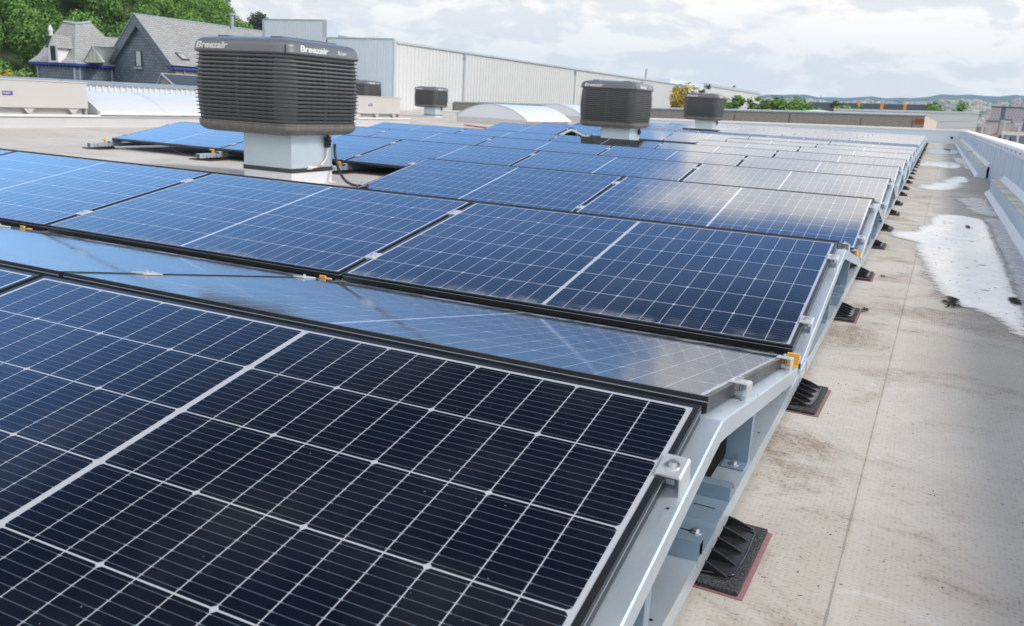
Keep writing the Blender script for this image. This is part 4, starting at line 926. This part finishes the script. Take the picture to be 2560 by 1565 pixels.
# ------------------------------------------------------------------ terrain
def table(px_list, vals): return [(atan2(ray(p_, 200).x, ray(p_, 200).y), v_) for p_, v_ in zip(px_list, vals)]
CREST = [(-1.45, 15)] + table((0, 300, 520, 560, 640, 690, 760, 830), (27, 23, 14.0, 9.8, 6.6, 2.5, -1.5, -7)) + [(-.30, -8), (3.2, -8)]
def interp(T_, a):
    if a <= T_[0][0]: return T_[0][1]
    for (a0_, v0), (a1, v1) in zip(T_, T_[1:]):
        if a <= a1: return v0 + (v1 - v0) * (a - a0_) / (a1 - a0_)
    return T_[-1][1]
FARH = [(-3.2, 90), (-.9, 90)] + table((700, 1400, 1814, 1960, 2100, 2260, 2400, 2560), (60, 66, 78, 80, 88, 104, 114, 118)) + [(.8, 110), (3.2, 90)]
def sst(t): t = max(0, min(1, t)); return t * t * (3 - 2 * t)
def terr(x, y):
    r = sqrt(x * x + y * y); a = atan2(x, y); z = level(x) * 1.0 - 9.0
    c = interp(CREST, a)
    z = z + max(0, c + 8) * sst((r - 92) / 100) * (1 - sst((r - 400) / 500)) if r < 900 else z
    if r > 1300:
        fh = interp(FARH, a) + 6 * sin(a * 31) + 4 * sin(a * 83 + 1) + 3 * sin(a * 190 + 2)
        t = (r - 1300) / 2700; k = .60 * min(1, t / .55) + .40 * sst((t - .60) / .40)
        z += (fh + 9 - level(x)) * k
    return z
def f_land(g, I):
    P = g.pos(); n = g.noise(P, .012, 8, .7); m_ = g.noise(P, .06, 6, .7); x, y, z = g.xyz(P)
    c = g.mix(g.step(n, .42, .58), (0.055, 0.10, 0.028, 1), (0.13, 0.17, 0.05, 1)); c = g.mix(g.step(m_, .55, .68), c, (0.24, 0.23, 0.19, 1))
    r = g.m('SQRT', g.add(g.mul(x, x), g.mul(y, y))); c = g.mix(g.step(r, 2600, 3200), c, (0.025, 0.075, 0.10, 1))  # wooded far hills, with the blue of distance haze put into their colour
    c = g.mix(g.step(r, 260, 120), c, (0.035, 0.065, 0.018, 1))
    g.put(I['Base Color'], c); g.put(I['Roughness'], .95)
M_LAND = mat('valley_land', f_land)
radii = [2, 30, 60, 85, 100, 115, 130, 145, 160, 175, 192, 230, 320, 450, 700, 900, 1300, 1600, 2000, 2500, 2900, 3200, 3500, 3750, 4000, 4200, 4400]
rows = []
for r in radii:
    row = []
    NA = 480
    for i in range(NA):
        a = -pi + 2 * pi * i / NA; x, y = r * sin(a), r * cos(a); row.append((x, y, terr(x, y) - 0))
    rows.append(row)
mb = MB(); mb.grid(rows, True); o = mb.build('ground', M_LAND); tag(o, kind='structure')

# ------------------------------------------------------------------ trees
def f_leaf(c0, c1, c2):
    def f(g, I):
        r = g.rnd(); n = g.noise(g.pos(), 1.1, 4, .6); n2 = g.noise(g.pos(), 9, 2, .5)
        c = g.mix(g.step(n, .35, .65), c0, c1); c = g.mix(g.mul(r, .55), c, c2); c = g.mix(g.mul(g.step(n2, .45, .7), .35), c, c2)
        g.put(I['Base Color'], c); g.put(I['Roughness'], .55); g.put(I['Specular IOR Level'], .3)
        try: g.put(I['Subsurface Weight'], 0.0)
        except Exception: pass
    return f
M_LEAF = mat('broadleaf_foliage', f_leaf((.045, .13, .028, 1), (.095, .23, .040, 1), (.21, .35, .055, 1)))
M_DARKLEAF = mat('dark_conifer_foliage', f_leaf((.015, .035, .018, 1), (.025, .055, .030, 1), (.045, .070, .035, 1)))
M_YLEAF = mat('yellow_foliage', f_leaf((.42, .25, .03, 1), (.62, .40, .04, 1), (.30, .30, .05, 1)))
M_BIRCH = mat('birch_foliage', f_leaf((.07, .14, .035, 1), (.14, .23, .06, 1), (.24, .32, .10, 1)))
M_BARK = plain('bark', (.10, .085, .07), .9, 0, .3, 3)
M_BBARK = plain('birch_bark', (.50, .50, .48), .8, 0, .3, 3)
def crown_mesh(name, m, R, H, base, n, leaf, seed, lobes=14, shape='round'):
    rnd = random.Random(seed); mb = MB(); L_ = []
    for i in range(lobes):
        a = rnd.uniform(0, 2 * pi); t = rnd.random(); hh = base + H * (.12 + .80 * t)
        prof = {'round': sqrt(max(.05, 1 - (2 * t - .9) ** 2)), 'cone': 1.02 - t, 'col': .75 if t < .8 else .5, 'open': .9}[shape]
        rr = R * prof * rnd.uniform(.25, .72); L_.append((rr * cos(a), rr * sin(a), hh, R * rnd.uniform(.28, .50) * (1 if shape != 'cone' else .6)))
    for i in range(n):
        lx, ly, lz, lr = rnd.choice(L_); u = Vector((rnd.gauss(0, 1), rnd.gauss(0, 1), rnd.gauss(0, 1))).normalized(); d = lr * (rnd.uniform(.70, 1.08) if rnd.random() < .72 else rnd.uniform(.5, 1.38)) if shape != 'open' else lr * rnd.random()
        c = Vector((lx, ly, lz)) + Vector((u.x * d, u.y * d, u.z * d * .85)); nn = (u + Vector((rnd.uniform(-.6, .6), rnd.uniform(-.6, .6), rnd.uniform(-.2, .8)))).normalized()
        t1 = nn.orthogonal().normalized(); t1.rotate(Matrix.Rotation(rnd.uniform(0, 6.28), 3, nn)); t2 = nn.cross(t1); s = leaf * rnd.uniform(.6, 1.3)
        mb.poly([c + t1 * s, c + t2 * s * .62 + nn * s * .15, c - t1 * s, c - t2 * s * .62 + nn * s * .1])
    return mb, L_
def make_tree(name, R, H, base, n, leaf, seed, m, bark=M_BARK, shape='round', lobes=14, tr=.22):
    r = empty(name); mb, L_ = crown_mesh(name, m, R, H, base, n, leaf, seed, lobes, shape); mb.build('crown', m, r)
    t = MB(); t.tube([(0, 0, -1), (.05, 0, base * .5), (.0, .08, base + H * .35), (0, 0, base + H * .8)], [tr * 1.2, tr, tr * .6, tr * .15], 7)
    for (x, y, z, q) in L_[:7]: t.tube([(0, 0, base * .9), (x * .5, y * .5, (base + z) / 2), (x, y, z)], [tr * .45, tr * .25, tr * .08], 5)
    t.build('trunk', bark, r); return r
HW = [make_tree('tree', 4.2, 8.2, 2.2, 5200, .21, 20 + i, M_LEAF, lobes=22) for i in range(5)] + [make_tree('tree', 3.2, 10.5, 2, 4200, .20, 40, M_DARKLEAF, lobes=20), make_tree('tree', 2.6, 9, 2, 3200, .20, 41, M_LEAF, lobes=12, shape='col')]
used_v = set(); rnd = random.Random(99); nt_ = 0
def place_tree(i, x, y, z, s, rz, label, group):
    if i in used_v: o = copy_tree(HW[i])
    else: o = HW[i]; used_v.add(i)
    o.location = (x, y, z); o.scale = (s, s, s * rnd.uniform(.9, 1.15)); o.rotation_euler = (0, 0, rz); tag(o, label, 'tree', group); return o
r = 96
azA, azB = -1.13, atan2(ray(800, 100).x, ray(800, 100).y)
while r < 205:
    a = azA + rnd.uniform(0, .03)
    while a < azB:
        rr = r + rnd.uniform(-2.5, 2.5); x, y = rr * sin(a), rr * cos(a)
        if not (r < 108 and rnd.random() < .3):
            k = rnd.random(); i = 5 if (k > .93 and r > 150) else (6 if k > .88 else rnd.randrange(5)); z = terr(x, y) - .5
            if z > -8: place_tree(i, x, y, z, rnd.uniform(.72, 1.15) * (.8 if r < 112 else 1), rnd.uniform(0, 6), 'green broadleaf tree in the wood on the hillside behind the slate house' if i != 5 else 'dark conifer rising from the hillside wood on the left', 'trees of the hillside wood'); nt_ += 1
        a += rnd.uniform(5.6, 7.6) / r
    r += 6.6
print('hill trees', nt_)
# shrubs at the left edge beside the house
def solo(px, pyt, Y, R, m, shape, label, n=1200, leaf=.2, name='tree', bark=M_BARK, lobes=12, seed=1, base=1.2, cat='tree', group=None, z0=None):
    t = aty(px, pyt, Y); zb = level(t.x) - 9 if z0 is None else z0; H = (t.z - zb - base - R * .30) / .95 / .93
    o = make_tree(name, R, H * .93, base, n, leaf, seed, m, bark, shape, lobes, .10); o.location = (t.x, Y, zb); o.scale.z = (t.z - zb) / max(v.co.z for v in o.children[0].data.vertices); tag(o, label, cat, group); return o
solo(52, 165, 62, 2.6, M_BIRCH, 'round', 'yellow-green bush at the left edge below the wood, beside the slate house', 1700, .22, seed=61, name='bush', cat='bush', base=3, z0=-7)
solo(14, 172, 62, 1.8, M_YLEAF, 'round', 'yellowish bush at the far left edge of the photo', 900, .2, seed=62, name='bush', cat='bush', base=3, z0=-7)
solo(1706, 204, 60, 1.45, M_YLEAF, 'col', 'golden yellow columnar shrub against the end of the ribbed wall', 7000, .12, seed=63, name='shrub', lobes=60, base=2.5, cat='shrub')
solo(1686, 214, 60.5, .55, M_YLEAF, 'col', 'left flank of golden foliage against the ribbed wall, greener at its foot', 900, .12, seed=64, name='shrub', lobes=14, base=2.5, cat='shrub')
solo(1768, 210, 57, .55, M_DARKLEAF, 'open', 'thin dark sapling poking up over the third cooler', 260, .10, seed=65, lobes=8, base=6)
rt_ = random.Random(8)
for i, (px, py) in enumerate(((1748, 243), (1768, 238), (1790, 249), (1806, 240), (1826, 252), (1842, 244), (1862, 238), (1880, 252), (1898, 240), (1915, 250), (1932, 243), (1950, 236), (1972, 240), (1992, 238), (2008, 246), (1820, 256), (1890, 258), (1940, 256))):
    solo(px, py, 92 + (i * 5) % 9, rt_.uniform(1.1, 1.7) * (1.2 if i > 10 else 1), M_BIRCH if i in (0, 1, 3, 5, 9, 12, 15) else M_LEAF, 'open' if i % 2 == 0 else 'col', 'slender pale-stemmed tree in the row beyond the brown wall right of the third cooler', 2200 if i > 5 else 1200, .15, bark=M_BBARK, lobes=24, seed=70 + i, base=5.0, group='slender trees beyond the brown wall')
solo(2085, 250, 150, 1.1, M_DARKLEAF, 'col', 'small dark rounded tree standing above the grey hall roof', 500, .25, seed=90, base=4)
for i, (px, py, R) in enumerate(((2108, 256, 1.5), (2135, 260, 1.3), (2048, 268, 1.0))):
    solo(px, py, 90 + i, R, M_LEAF, 'round', ('green tree in front of the grey hall between the first and second orange stripes', 'second green tree right beside it in front of the grey hall', 'low green bush at the left foot of the grey hall')[i], 900, .2, seed=100 + i, base=4)
solo(2355, 250, 95, 2.1, M_LEAF, 'round', 'spreading green tree above the white building, left of a pair', 900, .22, seed=110, lobes=11, base=5)
solo(2398, 249, 96, 1.9, M_LEAF, 'open', 'thinner see-through tree, right one of the pair above the white building', 520, .22, seed=111, lobes=9, base=5)

# ------------------------------------------------------------------ town on the right
M_WALLS = [plain('render_%s' % n_, c_, .85, 0, .1, .3) for n_, c_ in (('cream', (.50, .46, .38)), ('grey', (.36, .36, .36)), ('brick', (.26, .15, .11)), ('white', (.62, .62, .60)))]
M_ROOFS = [plain('tile_%s' % n_, c_, .8, 0, .15, .4) for n_, c_ in (('red', (.32, .11, .07)), ('dark', (.08, .085, .10)), ('grey', (.22, .22, .23)))]
def house_mesh(wd, dp, h, rh):
    a = MB(); a.prism([(-wd / 2, 0), (wd / 2, 0), (wd / 2, h), (0, h + rh), (-wd / 2, h)], 'y', -dp / 2, dp / 2)
    b = MB(); b.prism([(-wd / 2 - .3, h - .1), (0, h + rh + .05), (wd / 2 + .3, h - .1), (wd / 2 + .3, h + .1), (0, h + rh + .3), (-wd / 2 - .3, h + .1)], 'y', -dp / 2 - .2, dp / 2 + .2)
    return a, b
HP = {}
rnd = random.Random(31)
M_PANE = plain('dark_window', (.04, .05, .06), .2)
for i in range(75):
    px = rnd.uniform(2435, 2660); dist_ = 150 * (6.5 ** rnd.random()); q = far(px, 300, dist_); x, y = q.x, q.y
    key = (rnd.randrange(4), rnd.randrange(3))
    if key not in HP:
        rt = empty('town_house'); a, b = house_mesh(8 + key[0], 9, 5.0, 3); wl = a.build('wall', M_WALLS[key[0]], rt); b.build('roof', M_ROOFS[key[1]], rt)
        for wx in (-2.4, 0, 2.4): MB().box(wx - .5, wx + .5, -4.56, -4.51, 2.6, 4.2).build('window', M_PANE, rt)
        HP[key] = rt; o = rt
    else: o = copy_tree(HP[key])
    o.location = (x, y, terr(x, y)); o.rotation_euler = (0, 0, rnd.uniform(0, 3.1)); tag(o, 'small house in the town below the right-hand parapet, far behind the roof', 'house', 'houses of the town in the valley')
# apartment block
ap = empty('apartment_block'); c = far(2526, 268, 520); ap.location = (c.x, c.y, 0); tag(ap, 'tall pinkish-grey apartment block in the valley at the right edge', 'apartment block')
ap.rotation_euler = (0, 0, -.12)
a0_ = far(2494, 268, 520); wdt = 20; zt_ = a0_.z
def f_apt(g, I):
    x, y, z = g.xyz(g.coord('Object')); b = g.n('ShaderNodeTexBrick'); b.offset = .5; g.put(b.inputs['Vector'], g.vec(x, z, 0)); g.put(b.inputs['Scale'], 1); g.put(b.inputs['Brick Width'], 1.5); g.put(b.inputs['Row Height'], 1.4); g.put(b.inputs['Mortar Size'], .28)
    g.put(b.inputs['Color1'], (.30, .33, .42, 1)); g.put(b.inputs['Color2'], (.46, .24, .24, 1)); g.put(b.inputs['Mortar'], (.44, .40, .46, 1)); g.put(I['Base Color'], b.outputs[0]); g.put(I['Roughness'], .7)
mA = mat('apartment_facade', f_apt)
MB().box(-8.3, -3.8, 0, 8, -9, zt_).build('facade', mA, ap); MB().box(-3.79, -1.8, .6, 8, -9, zt_ - .1).build('stair_tower', plain('slate_blue_render', (.10, .17, .27), .7), ap); MB().box(-1.79, 7.0, 0, 8, -9, zt_).build('facade', mA, ap); MB().box(7.01, 11, .6, 8, -9, zt_ - .1).build('stair_tower', plain('slate_blue_render', (.10, .17, .27), .7), ap)
MB().box(-8.8, 11.2, -.3, 8.4, zt_ + .01, zt_ + .5).build('roof', plain('dark_roof_edge', (.05, .06, .09), .7), ap)
# nearer pale blocks, canopy and lamp posts
for (pa, pb, pt, pbm, dd, cc_, lb, nm) in ((2466, 2496, 303, 322, 230, (.50, .46, .42), 'long pale rendered building in the valley just over the right parapet', 'pale_building'), (2500, 2530, 305, 322, 215, (.55, .54, .42), 'cream building right beside the long pale one in the valley', 'pale_building'), (2508, 2528, 300, 304, 205, (.72, .74, .78), 'white flat canopy roof in front of the cream building', 'canopy')):
    a = far(pa, pt, dd); b = far(pb, pt, dd); c = far(pa, pbm, dd); rt = empty(nm, (a.x, a.y, c.z)); rt.rotation_euler = (0, 0, atan2(b.y - a.y, b.x - a.x)); wd = (b - a).length; h = a.z - c.z
    MB().box(0, wd, 0, 8, (-6 if nm != 'canopy' else h - .5), h).build('wall', plain(nm + '_render', cc_, .8), rt); MB().box(-.2, wd + .2, -.2, 8.2, h + .01, h + .3).build('roof', M_ROOFS[2], rt); tag(rt, lb, 'building' if nm != 'canopy' else 'canopy')
a = far(2505, 333, 75); rt = empty('petrol_canopy', (a.x, a.y, 0)); b = far(2590, 339, 75); rt.rotation_euler = (0, 0, atan2(b.y - a.y, b.x - a.x)); tag(rt, 'low white flat canopy roof close behind the right parapet', 'canopy')
MB().box(0, 5, 0, 3, a.z - .1, a.z + .12).build('roof', plain('white_canopy', (.62, .64, .62), .6), rt)
for xx in (.4, 4.4): MB().box(xx - .1, xx + .1, .2, .4, -9, a.z - .11).build('post', M_ZINC, rt)
for i, (px, py, dd) in enumerate(((2457, 312, 95), (2463, 290, 120), (2475, 318, 90), (2513, 305, 85), (2551, 312, 70))):
    a = far(px, py, dd); rt = empty('street_lamp', (a.x, a.y, -9)); MB().tube([(0, 0, 0), (0, 0, a.z + 9)], .07, 6).build('pole', M_ALU, rt); MB().box(-.35, .1, -.12, .12, a.z + 8.95, a.z + 9.12).build('lamp_head', M_ALU, rt)
    tag(rt, 'slim white street lamp in the valley, %s from the left' % ORD[i], 'street lamp', 'street lamps in the valley')
a = aty(1833, 236, 300); b = aty(1835, 212, 300); rt = empty('radio_mast', (a.x, 300, -9)); tag(rt, 'thin radio mast with dark antennas standing on the skyline right of the third cooler', 'mast')
MB().tube([(0, 0, 0), (0, 0, b.z + 9)], [.35, .12], 6).build('pole', M_ZINC, rt)
for dz_, rr_ in ((-.8, .42), (-1.5, .42), (-2.6, .38)): MB().tube([(0, 0, b.z + 9 + dz_), (0, 0, b.z + 9.5 + dz_)], rr_, 8).build('antenna', plain('dark_antenna', (.06, .07, .08), .6), rt)
a = far(2053, 238, 2200); rt = empty('church_tower', (a.x, a.y, terr(a.x, a.y))); tag(rt, 'pale church tower on the far town slope left of the grey hall', 'tower'); h = a.z - terr(a.x, a.y)
MB().box(-2.6, 2.6, -2.6, 2.6, 0, h * .72).build('wall', M_WALLS[3], rt); MB().tube([(0, 0, h * .72), (0, 0, h)], [3, .1], 6).build('spire', M_ROOFS[1], rt)
# far town and tree belts: countless, one object each
rnd = random.Random(77); ma = MB()
for i in range(2600):
    a = rnd.uniform(-.42, .16); d = 900 * (3.1 ** rnd.random()); x, y = d * sin(a), d * cos(a); z = terr(x, y); s = rnd.uniform(3, 8) * (1 if d < 2000 else 1.4); h = rnd.uniform(4, 9)
    st = len(ma.v); ma.box(-s, s, -s * .6, s * .6, -2, h); ma.xf(Matrix.Translation((x, y, z)) @ Matrix.Rotation(rnd.uniform(0, 3), 4, 'Z'), st)
def f_town(g, I):
    n = g.noise(g.pos(), .03, 2, .5, 0, True); x, y, z = g.xyz(g.n('ShaderNodeNewGeometry').outputs['Normal']); s = g.noise(g.vscale(g.pos(), (1, 1, .2)), .02, 1)
    c = g.mix(g.step(g.xyz(n)[0], .42, .58), (.60, .56, .50, 1), (.40, .30, .26, 1)); c = g.mix(g.mul(g.step(z, .6, .8), g.step(s, .45, .55)), c, (.28, .14, .10, 1)); g.put(I['Base Color'], c); g.put(I['Roughness'], .85)
tag(ma.build('distant_town', mat('town_walls', f_town)), 'countless tiny pale houses of the distant town below the blue hills', 'town', kind='stuff')
mc = MB()
for i in range(9000):
    k = rnd.random(); a = rnd.uniform(-.45, .20); d = (1000 * (3.0 ** rnd.random())) if k < .55 else rnd.uniform(110, 900)
    if d < 900: a = rnd.uniform(.015, .20)
    x, y = d * sin(a), d * cos(a); z = terr(x, y); s = rnd.uniform(2.0, 4.5) * (1 if d > 900 else .5)
    c = Vector((x, y, z + s * .7)); 
    for _ in range(2):
        u = Vector((rnd.uniform(-1, 1), rnd.uniform(-1, 1), rnd.uniform(-.3, 1))).normalized(); t1 = u.orthogonal().normalized() * s; t2 = u.cross(t1)
        mc.poly([c + t1, c + t2, c - t1 * rnd.uniform(.7, 1.1), c - t2])
tag(mc.build('distant_trees', M_LEAF), 'far-off belts of trees between the houses in the valley', 'trees', kind='stuff')

# ------------------------------------------------------------------ haze
HAZE = 1
if HAZE:
    o = MB().box(-4500, 4500, -4500, 4600, -110, 260).build('haze', None if False else bpy.data.materials.new('haze_air')); o['kind'] = 'stuff'
    m = o.data.materials[0]; m.use_nodes = True; nt = m.node_tree; nt.nodes.clear(); v = nt.nodes.new('ShaderNodeVolumePrincipled'); out = nt.nodes.new('ShaderNodeOutputMaterial'); nt.links.new(v.outputs[0], out.inputs['Volume'])
    v.inputs['Color'].default_value = (.55, .79, 1.0, 1); v.inputs['Density'].default_value = .00015; v.inputs['Anisotropy'].default_value = 0.0

sc.cycles.volume_bounces = 0
bpy.context.view_layer.update()
